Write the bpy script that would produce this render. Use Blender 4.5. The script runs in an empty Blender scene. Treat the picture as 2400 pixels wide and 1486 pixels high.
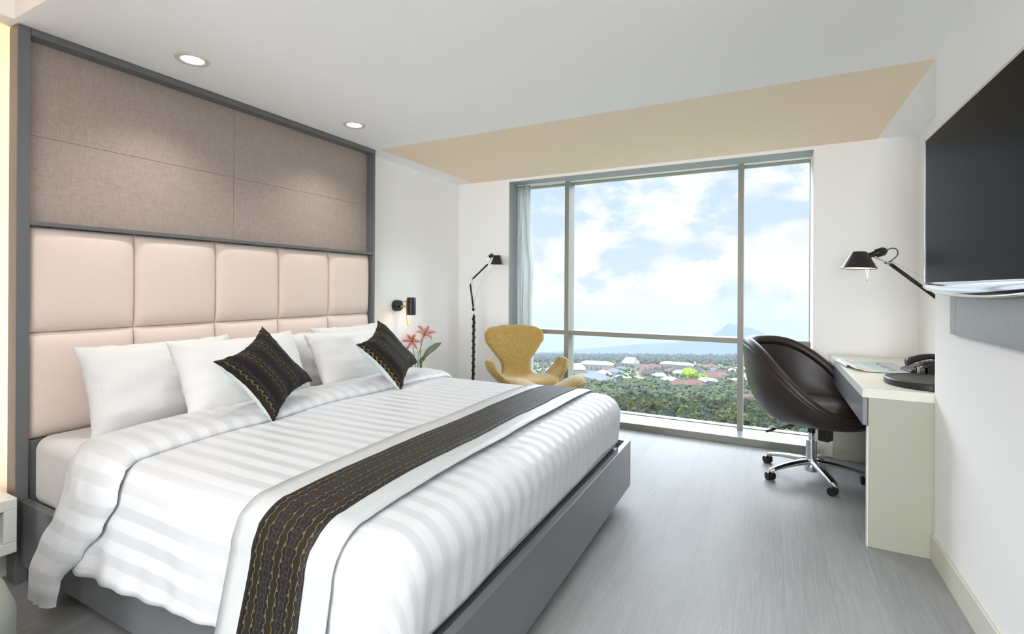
import bpy, math, random
from mathutils import Vector, Matrix, Euler, noise
random.seed(7)
PI = math.pi
S = bpy.context.scene
COL = S.collection

# ------------------------------------------------------------------ camera
FPX, HORIZON, YAW, PITCH, ROLL = 1154.4, 674.85, .4777, .0005, .0053
cam_data = bpy.data.cameras.new('camera')
cam_data.sensor_width = 36.0
cam_data.lens = FPX / 2400 * 36.0
cam_data.shift_y = (HORIZON - 743.0) / 2400.0
cam_data.clip_start = .05
cam_data.clip_end = 20000
cam = bpy.data.objects.new('camera', cam_data)
COL.objects.link(cam)
cam.matrix_world = (Matrix.Translation((2.7783, 0, 1.25)) @ Matrix.Rotation(YAW, 4, 'Z')
                    @ Matrix.Rotation(PI / 2 + PITCH, 4, 'X') @ Matrix.Rotation(ROLL, 4, 'Z'))
S.camera = cam

# ------------------------------------------------------------------ colour management
S.view_settings.view_transform = 'Standard'
S.view_settings.look = 'None'
S.view_settings.gamma = 1.0
S.view_settings.use_curve_mapping = False
S.view_settings.exposure = 0.82
S.cycles.diffuse_bounces = 8
S.cycles.max_bounces = 12
S.cycles.transparent_max_bounces = 12
S.cycles.use_denoising = True


# ------------------------------------------------------------------ node expressions
def lin(h):
    h = h.lstrip('#')
    out = []
    for i in (0, 2, 4):
        c = int(h[i:i + 2], 16) / 255
        out.append(c / 12.92 if c <= .04045 else ((c + .055) / 1.055) ** 2.4)
    return (*out, 1)


class X:
    """a scalar socket with arithmetic"""
    def __init__(s, nt, sock): s.nt, s.s = nt, sock

    def op(s, o, b=None, c=None):
        n = s.nt.nodes.new('ShaderNodeMath')
        n.operation = o
        for i, v in enumerate((s, b, c)):
            if v is None: continue
            if isinstance(v, X): s.nt.links.new(v.s, n.inputs[i])
            else: n.inputs[i].default_value = v
        return X(s.nt, n.outputs[0])
    def __add__(s, b): return s.op('ADD', b)
    def __sub__(s, b): return s.op('SUBTRACT', b)
    def __mul__(s, b): return s.op('MULTIPLY', b)
    def __truediv__(s, b): return s.op('DIVIDE', b)
    def sin(s): return s.op('SINE')
    def abs(s): return s.op('ABSOLUTE')
    def fract(s): return s.op('FRACT')
    def lt(s, b): return s.op('LESS_THAN', b)
    def gt(s, b): return s.op('GREATER_THAN', b)
    def mx(s, b): return s.op('MAXIMUM', b)
    def mn(s, b): return s.op('MINIMUM', b)
    def pow(s, b): return s.op('POWER', b)
    def ping(s, b): return s.op('PINGPONG', b)

    def ramp(s, a, b, smooth=True):
        n = s.nt.nodes.new('ShaderNodeMapRange')
        n.interpolation_type = 'SMOOTHSTEP' if smooth else 'LINEAR'
        s.nt.links.new(s.s, n.inputs[0])
        n.inputs[1].default_value = a
        n.inputs[2].default_value = b
        return X(s.nt, n.outputs[0])


class NT:
    def __init__(s, nt): s.nt = nt

    def coord(s, kind):
        n = s.nt.nodes.new('ShaderNodeTexCoord')
        return n.outputs[kind]

    def sep(s, v):
        n = s.nt.nodes.new('ShaderNodeSeparateXYZ')
        s.nt.links.new(v, n.inputs[0])
        return [X(s.nt, n.outputs[i]) for i in range(3)]

    def comb(s, x, y, z):
        n = s.nt.nodes.new('ShaderNodeCombineXYZ')
        for i, v in enumerate((x, y, z)):
            if isinstance(v, X): s.nt.links.new(v.s, n.inputs[i])
            else: n.inputs[i].default_value = v
        return n.outputs[0]

    def noise(s, v, scale, detail=3, rough=.5, dist=0):
        n = s.nt.nodes.new('ShaderNodeTexNoise')
        if v is not None: s.nt.links.new(v, n.inputs['Vector'])
        n.inputs['Scale'].default_value = scale
        n.inputs['Detail'].default_value = detail
        n.inputs['Roughness'].default_value = rough
        n.inputs['Distortion'].default_value = dist
        return X(s.nt, n.outputs[0])

    def mix(s, f, a, b):
        n = s.nt.nodes.new('ShaderNodeMix')
        n.data_type = 'RGBA'
        if isinstance(f, X): s.nt.links.new(f.s, n.inputs[0])
        else: n.inputs[0].default_value = f
        for i, v in ((6, a), (7, b)):
            if isinstance(v, tuple): n.inputs[i].default_value = v
            else: s.nt.links.new(v, n.inputs[i])
        return n.outputs[2]

    def bump(s, h, strength=.3, dist=.01):
        n = s.nt.nodes.new('ShaderNodeBump')
        n.inputs['Strength'].default_value = strength
        n.inputs['Distance'].default_value = dist
        s.nt.links.new(h.s, n.inputs['Height'])
        return n.outputs[0]


MATS = {}


def mat(name, color, rough=.6, metal=0, fn=None, **kw):
    """fn(N, bsdf) may add procedural nodes"""
    if name in MATS: return MATS[name]
    m = bpy.data.materials.new(name)
    m.use_nodes = True
    b = m.node_tree.nodes['Principled BSDF']
    c = lin(color) if isinstance(color, str) else (*color, 1) if len(color) == 3 else color
    b.inputs['Base Color'].default_value = c
    b.inputs['Roughness'].default_value = rough
    b.inputs['Metallic'].default_value = metal
    for k, v in kw.items():
        b.inputs[k.replace('_', ' ')].default_value = v
    if fn: fn(NT(m.node_tree), b, m.node_tree.links)
    MATS[name] = m
    return m


# ------------------------------------------------------------------ world (sky)
def make_world():
    w = bpy.data.worlds.new('sky')
    w.use_nodes = True
    S.world = w
    nt = w.node_tree
    bg = nt.nodes['Background']
    N = NT(nt)
    v = N.coord('Generated')
    x, y, z = N.sep(v)
    # clouds live on a dome a little flattened
    q = N.comb(x * 1.0, y * 1.0, z * 1.9)
    n1 = N.noise(q, 5.2, 7, .56, .25)
    n2 = N.noise(q, 15, 5, .6, .2)
    cl = (n1 * .8 + n2 * .2)
    # fuller clouds close to the skyline
    low = (z * -1.0 + .16).ramp(0, .3)
    cloud = (cl + low * .09).ramp(.435, .545)
    shade = N.noise(q, 9, 4, .5).ramp(.35, .7)
    white = N.mix(shade, lin('#ffffff'), lin('#eceff6'))
    blue = N.mix((z * 1.0).ramp(-.1, .3), lin('#dbe9fb'), lin('#c9defa'))
    col = N.mix(cloud, blue, white)
    # brighter sky belt, added above the window view to light the room
    up = z.ramp(.235, .30) * (z.ramp(.42, .60) * -.68 + 1.0)
    strength = up * SKY_TOP + .65
    # and duller towards the ground below the skyline
    st = nt.nodes.new('ShaderNodeMath')
    nt.links.new(col, bg.inputs['Color'])
    nt.links.new(strength.s, bg.inputs['Strength'])


SKY_TOP = 7.8
HAZE_D = .00016
HAZE_C = (.345, .395, .46)
make_world()


def light(name, kind, loc, energy, color=(1, 1, 1), rot=(0, 0, 0), **kw):
    d = bpy.data.lights.new(name, kind)
    d.energy = energy
    d.color = color
    for k, v in kw.items(): setattr(d, k, v)
    o = bpy.data.objects.new(name, d)
    o.location = loc
    o.rotation_euler = rot
    COL.objects.link(o)
    return o


# sun stands high behind the hotel: it lights the view, not the room
light('sun', 'SUN', (0, -20, 60), 0.6, (1, .95, .87), rot=(math.radians(48), 0, math.radians(-20)), angle=.02)
# daylight portal in the window opening
pt = light('window_portal', 'AREA', (1.78, 4.70, 1.19), 1, rot=(-PI / 2, 0, 0), shape='RECTANGLE', size=2.62, size_y=2.26)
pt.data.cycles.is_portal = True
# two unseen area lights added behind the camera to fill the room:
# one facing in from the passage end, one facing down at the ceiling
light('entry_passage_fill', 'AREA', (2.5, -5.9, 1.25), 128, (.93, .962, 1), rot=(math.radians(93), 0, 0), shape='RECTANGLE', size=1.5, size_y=1.5)
light('entry_ceiling_fill', 'AREA', (2.45, -1.0, 2.42), 52, (.97, .985, 1), rot=(0, 0, 0), shape='RECTANGLE', size=1.9, size_y=1.6)


# ------------------------------------------------------------------ mesh helpers
class MB:
    def __init__(s): s.v, s.f, s.uv, s.mi = [], [], [], []

    def add(s, verts, faces, uvs=None, mi=0):
        o = len(s.v)
        s.v += [tuple(p) for p in verts]
        for k, f in enumerate(faces):
            s.f.append([i + o for i in f])
            s.mi.append(mi)
            s.uv.append([uvs[i] for i in f] if uvs else None)
        return s

    def box(s, a, b, mi=0):
        (x0, y0, z0), (x1, y1, z1) = a, b
        v = [(x, y, z) for z in (z0, z1) for y in (y0, y1) for x in (x0, x1)]
        return s.add(v, [(0, 2, 3, 1), (4, 5, 7, 6), (0, 1, 5, 4), (2, 6, 7, 3), (0, 4, 6, 2), (1, 3, 7, 5)], mi=mi)

    def loft(s, rings, closed=True, cap=True, uvs=None, mi=0, wrap=False):
        n = len(rings[0])
        v = [p for r in rings for p in r]
        f = []
        m = len(rings)
        for i in range(m if wrap else m - 1):
            i2 = (i + 1) % m
            for j in range(n if closed else n - 1):
                k = (j + 1) % n
                f.append((i * n + j, i * n + k, i2 * n + k, i2 * n + j))
        if cap and closed and not wrap:
            f.append(tuple(reversed(range(n))))
            f.append(tuple(range((m - 1) * n, m * n)))
        return s.add(v, f, uvs, mi)

    def tube(s, pts, rad, seg=12, mi=0, cap=True):
        pts = [Vector(p) for p in pts]
        if not isinstance(rad, (list, tuple)): rad = [rad] * len(pts)
        t0 = (pts[1] - pts[0]).normalized()
        up = Vector((0, 0, 1)) if abs(t0.z) < .9 else Vector((1, 0, 0))
        a = t0.cross(up).normalized()
        rings = []
        for i, p in enumerate(pts):
            t = (pts[min(i + 1, len(pts) - 1)] - pts[max(i - 1, 0)]).normalized()
            a = (a - t * a.dot(t)).normalized()
            b = t.cross(a)
            rings.append([p + (a * math.cos(2 * PI * k / seg) + b * math.sin(2 * PI * k / seg)) * rad[i] for k in range(seg)])
        return s.loft(rings, cap=cap, mi=mi)

    def lathe(s, prof, seg=32, c=(0, 0, 0), cap=True, mi=0):
        rings = [[(c[0] + r * math.cos(2 * PI * k / seg), c[1] + r * math.sin(2 * PI * k / seg), c[2] + z) for k in range(seg)] for r, z in prof]
        return s.loft(rings, cap=cap, mi=mi)

    def grid(s, fn, nu, nv, uv=None, mi=0, wrapu=False, wrapv=False):
        v, uvs = [], []
        for i in range(nu):
            for j in range(nv):
                a = i / (nu if wrapu else nu - 1)
                b = j / (nv if wrapv else nv - 1)
                v.append(tuple(fn(a, b)))
                uvs.append(uv(a, b) if uv else (a, b))
        f = []
        for i in range(nu if wrapu else nu - 1):
            for j in range(nv if wrapv else nv - 1):
                i2, j2 = (i + 1) % nu, (j + 1) % nv
                f.append((i * nv + j, i2 * nv + j, i2 * nv + j2, i * nv + j2))
        return s.add(v, f, uvs, mi)

    def ball(s, c, r, nu=12, nv=16, mi=0):
        r = r if isinstance(r, (tuple, list)) else (r, r, r)
        return s.grid(lambda a, b: (c[0] + r[0] * math.sin(PI * (.002 + .996 * a)) * math.cos(2 * PI * b),
                                    c[1] + r[1] * math.sin(PI * (.002 + .996 * a)) * math.sin(2 * PI * b),
                                    c[2] + r[2] * math.cos(PI * (.002 + .996 * a))), nu, nv, wrapv=True, mi=mi)

    def build(s, name, mats, parent=None, smooth=False, bevel=0, solid=0, sub=0, solid_off=-1, seg=2, angle=None, loc=None):
        me = bpy.data.meshes.new(name)
        me.from_pydata(s.v, [], s.f)
        if not isinstance(mats, (list, tuple)): mats = [mats]
        for m in mats: me.materials.append(m)
        if len(mats) > 1: me.polygons.foreach_set('material_index', s.mi)
        if any(u for u in s.uv):
            L = me.uv_layers.new(name='UVMap')
            flat = []
            for f, u in zip(s.f, s.uv):
                for k in range(len(f)): flat += list(u[k]) if u else [0, 0]
            L.data.foreach_set('uv', flat)
        if smooth: me.polygons.foreach_set('use_smooth', [True] * len(me.polygons))
        me.update()
        o = bpy.data.objects.new(name, me)
        COL.objects.link(o)
        if parent: o.parent = parent
        if loc: o.location = loc
        if solid:
            m = o.modifiers.new('thickness', 'SOLIDIFY')
            m.thickness = solid
            m.offset = solid_off
        if bevel:
            m = o.modifiers.new('edges', 'BEVEL')
            m.width = bevel
            m.segments = seg
            m.limit_method = 'ANGLE'
            m.angle_limit = math.radians(40)
            m.harden_normals = True
            me.polygons.foreach_set('use_smooth', [True] * len(me.polygons))
        if sub:
            m = o.modifiers.new('smooth', 'SUBSURF')
            m.levels = m.render_levels = sub
        if angle is not None:
            me.polygons.foreach_set('use_smooth', [True] * len(me.polygons))
            me.set_sharp_from_angle(angle=math.radians(angle))
        return o


def box(a, b): return MB().box(a, b)


def tag(o, label=None, cat=None, group=None, kind=None):
    for k, v in (('label', label), ('category', cat), ('group', group), ('kind', kind)):
        if v: o[k] = v
    return o


def thing(name, label, cat, loc=(0, 0, 0), rz=0, group=None):
    o = bpy.data.objects.new(name, None)
    o.empty_display_size = .05
    COL.objects.link(o)
    o.location = loc
    o.rotation_euler = (0, 0, rz)
    return tag(o, label, cat, group)


def copy_tree(o, parent=None):
    c = o.copy()
    COL.objects.link(c)
    c.parent = parent
    for ch in list(o.children): copy_tree(ch, c)
    return c


def lerp(a, b, t): return a + (b - a) * t


def curve(pts, t):
    """piecewise smooth lookup: pts = [(t, value), ...]"""
    if t <= pts[0][0]: return pts[0][1]
    for (a, va), (b, vb) in zip(pts, pts[1:]):
        if t <= b:
            k = (t - a) / (b - a)
            k = k * k * (3 - 2 * k)
            return lerp(va, vb, k)
    return pts[-1][1]


def nz(x, y, z, s=1): return noise.noise(Vector((x * s, y * s, z * s)))


# ------------------------------------------------------------------ materials
def m_wall(N, b, L):
    n = N.noise(N.coord('Object'), 60, 3)
    L.new(N.bump(n, .05, .002), b.inputs['Normal'])


WALL = mat('wall_paint', '#f8f8f7', .75, fn=m_wall)
CEIL = mat('ceiling_paint', '#f9f9fa', .8, fn=m_wall)
BEIGE = mat('beige_ceiling_paint', '#f7e4cc', .8, fn=m_wall)


def m_floor(N, b, L):
    x, y, z = N.sep(N.coord('Object'))
    nt = N.nt
    br = nt.nodes.new('ShaderNodeTexBrick')
    br.offset = .37
    br.offset_frequency = 2
    L.new(N.comb(y, x, 0), br.inputs['Vector'])
    br.inputs['Color1'].default_value = (0, 0, 0, 1)
    br.inputs['Color2'].default_value = (1, 1, 1, 1)
    br.inputs['Mortar'].default_value = (.5, .5, .5, 1)
    br.inputs['Scale'].default_value = 1
    br.inputs['Mortar Size'].default_value = .0011
    br.inputs['Mortar Smooth'].default_value = .1
    br.inputs['Brick Width'].default_value = 1.22
    br.inputs['Row Height'].default_value = .178
    pid, _, _ = N.sep(br.outputs['Color'])
    seam = X(nt, br.outputs['Fac'])
    row = (x / .178).op('FLOOR')
    g = N.comb(x * 34 + row * 7.3, y * 1.5 + row * 3.1, pid * 9)
    fine = N.noise(g, 2.4, 5, .65, .6)
    g2 = N.comb(x * 90, y * 3, row)
    pore = N.noise(g2, 2.2, 3, .7)
    blot = N.noise(N.comb(x * 5, y * .9, row * 2.), 1.0, 3)
    t = fine * .55 + pore * .25 + blot * .3 + pid * .10
    c = N.mix(t.ramp(.32, .82), lin('#7c7d7c'), lin('#9a9b9a'))
    c = N.mix(seam * .55, c, lin('#77797a'))
    L.new(c, b.inputs['Base Color'])
    r = (fine * .25 + .42)
    L.new(r.s, b.inputs['Roughness'])
    L.new(N.bump(fine * .6 + pore * .5 - seam, .22, .0015), b.inputs['Normal'])


FLOOR = mat('grey_oak_planks', '#b8bab7', .4, fn=m_floor)


def weave(scale, c1, c2, bump=.15):
    def fn(N, b, L):
        v = N.coord('Object')
        x, y, z = N.sep(v)
        w1 = N.noise(N.comb(x * .2, y * 1, z * 12), scale, 2)
        w2 = N.noise(N.comb(x * .2, y * 12, z * 1), scale, 2)
        w = (w1 + w2) * .5
        L.new(N.mix(w.ramp(.35, .65), lin(c1), lin(c2)), b.inputs['Base Color'])
        L.new(N.bump(w, bump, .002), b.inputs['Normal'])
    return fn


FRAME = mat('charcoal_lacquer', '#66686a', .38)
RAIL = mat('grey_lacquer', '#606366', .2)
PANEL = mat('taupe_linen', '#c0b2a8', .85, fn=weave(30, '#978881', '#a79992'), Sheen_Weight=.2)
TUFT = mat('blush_upholstery', '#eadbd0', .6, fn=weave(60, '#dbc9be', '#e1d1c6', .05), Sheen_Weight=.25)
DARK = mat('plinth_black', '#1c1c1c', .6)  # even black for the bed plinth
WHITE = mat('white_lacquer', '#dddfd8', .35)
CREAM = mat('cream_laminate', '#dfe0d4', .35)
CREAM_SHADED = mat('shaded_cream_laminate', '#a9ab9b', .4)  # cream laminate darkened: the shade on the desk sides is in the colour
DRAWER = mat('slate_drawer', '#85898d', .25)
CHROME = mat('chrome', '#e8eaec', .08, 1)
STEEL = mat('brushed_aluminium', '#c9cccf', .25, 1)
BLACK = mat('black_satin', '#202022', .38)
BLACKP = mat('black_plastic', '#19191b', .3)
SCREEN = mat('screen_glass', '#0d0d0e', .30, Specular_IOR_Level=.3, IOR=1.12)
WOOD = mat('oak_veneer', '#c79a63', .5)


def m_leather(N, b, L):
    n = N.noise(N.coord('Object'), 220, 2)
    L.new(N.bump(n, .08, .001), b.inputs['Normal'])


LEATHER = mat('brown_leather', '#2b2220', .42, fn=m_leather, Specular_IOR_Level=.5)


def m_swan(N, b, L):
    v = N.coord('Object')
    n = N.noise(v, 260, 2, .6)
    n2 = N.noise(v, 70, 2, .6)
    L.new(N.mix((n * .7 + n2 * .3).ramp(.36, .64), lin('#967738'), lin('#bda05c')), b.inputs['Base Color'])
    L.new(N.bump(n, .3, .002), b.inputs['Normal'])


SWAN = mat('mustard_wool', '#b8953f', .95, fn=m_swan, Sheen_Weight=.3)


def m_sheet(N, b, L):
    n = N.noise(N.coord('Object'), 7, 4, .55, .6)
    L.new(N.bump(n, .35, .02), b.inputs['Normal'])


SHEET = mat('white_cotton', '#cfcdcb', .75, fn=m_sheet, Sheen_Weight=.15)
PILLOWM = mat('white_pillow_cotton', '#d4d4d3', .7, fn=m_sheet, Sheen_Weight=.15)


def m_stripe(N, b, L):
    u, v, _ = N.sep(N.coord('UV'))
    s = ((v / .074).fract() - .5).abs().ramp(.215, .245)
    L.new(N.mix(s, lin('#bec0c2'), lin('#cacbcd')), b.inputs['Base Color'])
    L.new((s * .27 + .36).s, b.inputs['Roughness'])
    n = N.noise(N.coord('Object'), 26, 3, .55, .5)
    n2 = N.noise(N.coord('Object'), 5, 3, .5, .5)
    L.new(N.bump(n * .22 + n2 * .8, .25, .012), b.inputs['Normal'])


SATEEN = mat('striped_sateen', '#f0f0ef', .5, fn=m_stripe, Sheen_Weight=.1)
SILVER = mat('silver_satin', '#b9bdbd', .42, fn=m_sheet)


def batik(period):
    def fn(N, b, L):
        u, v, _ = N.sep(N.coord('UV'))
        u0 = u
        warp = N.noise(N.comb(u * 9, v * 9, 0), 1, 2) - .5
        p = ((v / period).fract() - .5) * period            # -P/2..P/2, 0 = olive band
        wob = (u * 2 * PI / .034).sin() * .0026 + (u * 2 * PI / .017).sin() * .0009 + warp * .004
        ap = p.abs()
        band = (ap + wob - .0095).lt(0)
        col = N.mix(band, lin('#110e10'), lin('#1b150a'))
        fine = N.noise(N.comb(u * 300, v * 900, 0), 1, 2)
        # two wavy gold cords edging the band
        cord = ((ap + wob - .0118).abs()).lt(.0008)
        # curls: small rings at the crests
        cu = ((u / .034).fract() - .5) * .034
        cv = ap - .0150
        ring = (((cu * cu) + (cv * cv)).pow(.5) - .0026).abs().lt(.0008)
        gold = cord.mx(ring)
        # dashed dull lines between the bands
        dash = (u / .021).fract().lt(.62) * ((ap + wob * .6 - .027).abs()).lt(.0012)
        dash2 = (u / .014 + .3).fract().lt(.5) * ((ap - wob * .8 - .0345).abs()).lt(.0010)
        link = (((u / .021).fract() - .8).abs()).lt(.1) * ((ap + wob * .6 - .027).abs()).lt(.003)
        col = N.mix(dash.mx(dash2).mx(link) * .45, col, lin('#5a5038'))
        col = N.mix(gold * .85, col, lin('#83774a'))
        col = N.mix(fine.ramp(.4, .8) * .12, col, lin('#6a6262'))
        L.new(col, b.inputs['Base Color'])
        L.new(N.bump(fine * .4 + gold, .25, .001), b.inputs['Normal'])
    return fn


BATIK = mat('black_gold_batik', '#1e191b', .75, fn=batik(.112), Specular_IOR_Level=.2)
BATIK2 = mat('black_gold_batik_runner', '#1e191b', .6, fn=batik(.0725), Specular_IOR_Level=.3)


def emit(name, color, strength):
    m = bpy.data.materials.new(name)
    m.use_nodes = True
    nt = m.node_tree
    nt.nodes.remove(nt.nodes['Principled BSDF'])
    e = nt.nodes.new('ShaderNodeEmission')
    e.inputs[0].default_value = color
    e.inputs[1].default_value = strength
    nt.links.new(e.outputs[0], nt.nodes['Material Output'].inputs[0])
    return m


def clear(name, tint, fac_ior=1.45, strength=1.0, rough=0.0):
    """thin clear sheet: passes light, mirrors a little by angle"""
    m = bpy.data.materials.new(name)
    m.use_nodes = True
    nt = m.node_tree
    nt.nodes.remove(nt.nodes['Principled BSDF'])
    t = nt.nodes.new('ShaderNodeBsdfTransparent')
    t.inputs[0].default_value = tint
    g = nt.nodes.new('ShaderNodeBsdfGlossy')
    g.inputs['Roughness'].default_value = rough
    fr = nt.nodes.new('ShaderNodeFresnel')
    fr.inputs[0].default_value = fac_ior
    mu = X(nt, fr.outputs[0]) * strength
    mx = nt.nodes.new('ShaderNodeMixShader')
    nt.links.new(mu.s, mx.inputs[0])
    nt.links.new(t.outputs[0], mx.inputs[1])
    nt.links.new(g.outputs[0], mx.inputs[2])
    nt.links.new(mx.outputs[0], nt.nodes['Material Output'].inputs[0])
    return m


GLASS = clear('window_glass', (.975, .99, .985, 1), 1.3, .05)
VGLASS = clear('vase_glass', (.93, .97, .94, 1), 1.5, 1.6)
ACRYL = clear('clear_acrylic', (.93, .95, .95, 1), 1.49, 1.4)
WARM_BULB = emit('warm_lamp', (1, .78, .5, 1), 9)
LEDM = emit('led_warm', (1, .55, .18, 1), 5)
DLM = emit('downlight_disc', (1, .97, .92, 1), 5)

# ------------------------------------------------------------------ room shell
ZC = 2.345      # ceiling
XL = -.13       # headboard-side wall
XR = 3.47       # television wall
XA = 3.72       # back of the desk recess
YW = 4.385      # inner face of the window wall
YB = -6.2       # entry end
WX0, WX1, WZ0, WZ1 = .47, 3.09, .055, 2.318


def struct(name, mb, m, parent=None, **k):
    o = mb.build(name, m, parent, **k)
    o['kind'] = 'structure'
    return o


struct('floor', box((XL - .2, YB, -.12), (XA + .2, YW + .02, 0)), FLOOR)
struct('wall_left', box((XL - .2, YB, 0), (XL, YW + .45, 2.6)), WALL)
struct('wall_right', box((XR, YB, 0), (XA + .2, 2.925, 2.6)), WALL)
struct('wall_right_recess', box((XA, 2.925, 0), (XA + .2, YW + .45, 2.6)), WALL)
struct('wall_inner', box((XL - .2, YB, 0), (1.02, -.35, 2.6)), mat('inner_wall_dark', '#4a3a2e', .6))  # unseen wall, its dark colour added to cut bounce into the left corner
struct('wall_back', box((XL - .2, YB - .15, 0), (XA + .2, YB, 2.6)), WALL)
wf = MB()
wf.box((XL, YW, 0), (WX0, YW + .45, 2.6))
wf.box((WX1, YW, 0), (XA, YW + .45, 2.6))
wf.box((WX0, YW, WZ1), (WX1, YW + .45, 2.6))
struct('wall_front', wf, WALL)
REV = mat('reveal_grey', '#a3aaad', .6)
struct('trim_3', box((WX0, YW + .002, WZ1 - .004), (WX1, 4.60, WZ1 - .0002)), REV)
struct('trim_4', box((WX0 + .0002, YW + .002, WZ0), (WX0 + .004, 4.60, WZ1 - .004)), REV)
struct('trim_1', box((WX0, YW, -.1), (WX1, YW + .40, WZ0)), mat('sill_stone', '#7d8485', .3), bevel=.002)
struct('trim_2', box((WX0, YW - .010, 0), (WX1, YW, WZ0 - .001)), mat('sill_front_shaded', '#86877f', .45))  # sill front split off, with its shade put into the colour

# ceiling: flat, a beige painted field before the window, a shallow coffer over the entry
CY = .853
CX0 = .03
ce = MB()
ce.box((XL, CY, ZC), (XR + .3, 2.985, ZC + .2))                         # white field
ce.box((XL, 2.985, ZC), (.045, YW + .1, ZC + .2))                       # margin beside the beige field
ce.box((3.483, 2.985, ZC), (XA + .1, YW + .1, ZC + .2))
ce.box((.045, 2.985, ZC), (3.483, YW + .1, ZC + .2), mi=1)
ce.box((XL, YB, ZC), (CX0, CY, ZC + .2))                               # ledge along the left wall
ce.box((CX0, YB, ZC + .085), (XR + .1, CY, ZC + .2), mi=0)             # coffer
struct('ceiling', ce, [CEIL, BEIGE])

bb = MB()
bb.box((XR - .012, YB, 0), (XR, 2.925, .118))
bb.box((XR - .006, YB, .118), (XR, 2.925, .126))
struct('baseboard_right', bb, mat('baseboard_paint', '#d9d8cb', .5), bevel=.002)
struct('baseboard_front', box((WX1, YW - .012, 0), (XA, YW, .115)), MATS['baseboard_paint'], bevel=.002)

# window: opening, frame, mullions, transom, panes
WINF = mat('window_aluminium', '#8f8f84', .4)
win = thing('window_1', '', '', (0, 0, 0))
for k in list(win.keys()): del win[k]
win['kind'] = 'structure'
GY = 4.715
fr = MB()
fr.box((WX0, GY - .03, WZ0), (WX0 + .03, GY + .05, WZ1))
fr.box((WX1 - .004, GY - .03, WZ0), (WX1, GY + .05, WZ1))
fr.box((WX0, GY - .03, WZ1 - .012), (WX1, GY + .05, WZ1))
fr.box((WX0, GY - .03, WZ0), (WX1, GY + .05, WZ0 + .006))
fr.build('frame', WINF, win, bevel=.002)
MUL = (.98, 2.556)
for xm in MUL:
    m_ = MB().box((xm, 4.61, WZ0), (xm + .044, GY + .05, WZ1)).box((xm + .012, GY + .05, WZ0), (xm + .032, GY + .09, WZ1))
    m_.build('mullion', WINF, win, bevel=.002)
segs = [(WX0 + .03, MUL[0]), (MUL[0] + .044, MUL[1]), (MUL[1] + .044, WX1 - .004)]
for a, b in segs:
    MB().box((a, 4.63, .787), (b, GY + .05, .832)).build('transom', WINF, win, bevel=.002)
    MB().box((a, GY, WZ0 + .006), (b, GY + .006, .787)).build('pane', GLASS, win)
    MB().box((a, GY, .832), (b, GY + .006, WZ1 - .012)).build('pane', GLASS, win)

# ------------------------------------------------------------------ curtain
CURT = mat('sheer_grey_curtain', '#fbfbfb', .8)


def m_curt(m):
    nt = m.node_tree
    b = nt.nodes['Principled BSDF']
    tr = nt.nodes.new('ShaderNodeBsdfTranslucent')
    tr.inputs[0].default_value = lin('#f2f6f6')
    mx = nt.nodes.new('ShaderNodeMixShader')
    mx.inputs[0].default_value = .68
    nt.links.new(b.outputs[0], mx.inputs[1])
    nt.links.new(tr.outputs[0], mx.inputs[2])
    nt.links.new(mx.outputs[0], nt.nodes['Material Output'].inputs[0])


m_curt(CURT)


def curtain_pt(a, b):
    z = lerp(.075, WZ1 - .005, b)
    w = curve([(0, .165), (.45, .16), (.62, .178), (.75, .15), (1, .135)], b)
    ph = a * 2 * PI * 7
    dep = .032 * (1 - .35 * b)
    x = .482 + w * a + .006 * math.sin(ph * 1.3 + b * 3)
    y = 4.575 + dep * math.sin(ph + 1.2 * math.sin(b * 4)) + .012 * math.sin(a * 9 + b * 5)
    return x, y, z


cu = thing('curtain', 'sheer pale grey curtain drawn aside at the window edge behind the mustard chair', 'curtain', (0, 0, 0))
MB().grid(curtain_pt, 120, 30).build('drape', CURT, cu, smooth=True, solid=.0015)
MB().box((.475, 4.55, WZ1 - .012), (1.0, 4.60, WZ1 - .0005)).build('curtain_track', mat('white_track', '#d9dddd', .4), cu)

# ------------------------------------------------------------------ headboard
HB0, HB1, HX, HD, HT = .872, 2.982, 0.0, .08, ZC - .003
hb = thing('headboard', 'tall charcoal-framed headboard with taupe linen panel above blush tufted squares', 'headboard')
MB().box((-HD, HB0, 0), (HX + .004, .914, HT)).build('post', FRAME, hb, bevel=.003)
MB().box((-HD, 2.958, 0), (HX + .004, HB1, HT)).build('post', FRAME, hb, bevel=.003)
MB().box((-HD, .914, HT - .030), (HX + .004, 2.958, HT)).build('top_rail', FRAME, hb, bevel=.003)
MB().box((-HD, .914, 1.508), (HX, 2.958, 1.528)).build('middle_rail', FRAME, hb, bevel=.003)
MB().box((-HD, .914, 0), (HX - .02, 2.958, .585)).build('lower_panel', FRAME, hb, bevel=.003)
MB().box((XL + .001, .99, .1), (-HD - .001, HB1 - .002, HT - .02)).build('backing_board', FRAME, hb)
up = MB()
ym, zm = 1.855, 1.905
for ya, yb in ((.914, ym - .0012), (ym + .0012, 2.958)):
    for za, zb in ((1.528, zm - .0012), (zm + .0012, HT - .03)):
        up.box((-HD, ya, za), (-.066, yb, zb))
up.box((-HD, .914, 1.528), (-.069, 2.958, HT - .03))
up.build('linen_panel', PANEL, hb)
cols = [.914 + (2.958 - .914) * k / 5 for k in range(6)]
rows = [.585, 1.045, 1.508]


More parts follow.
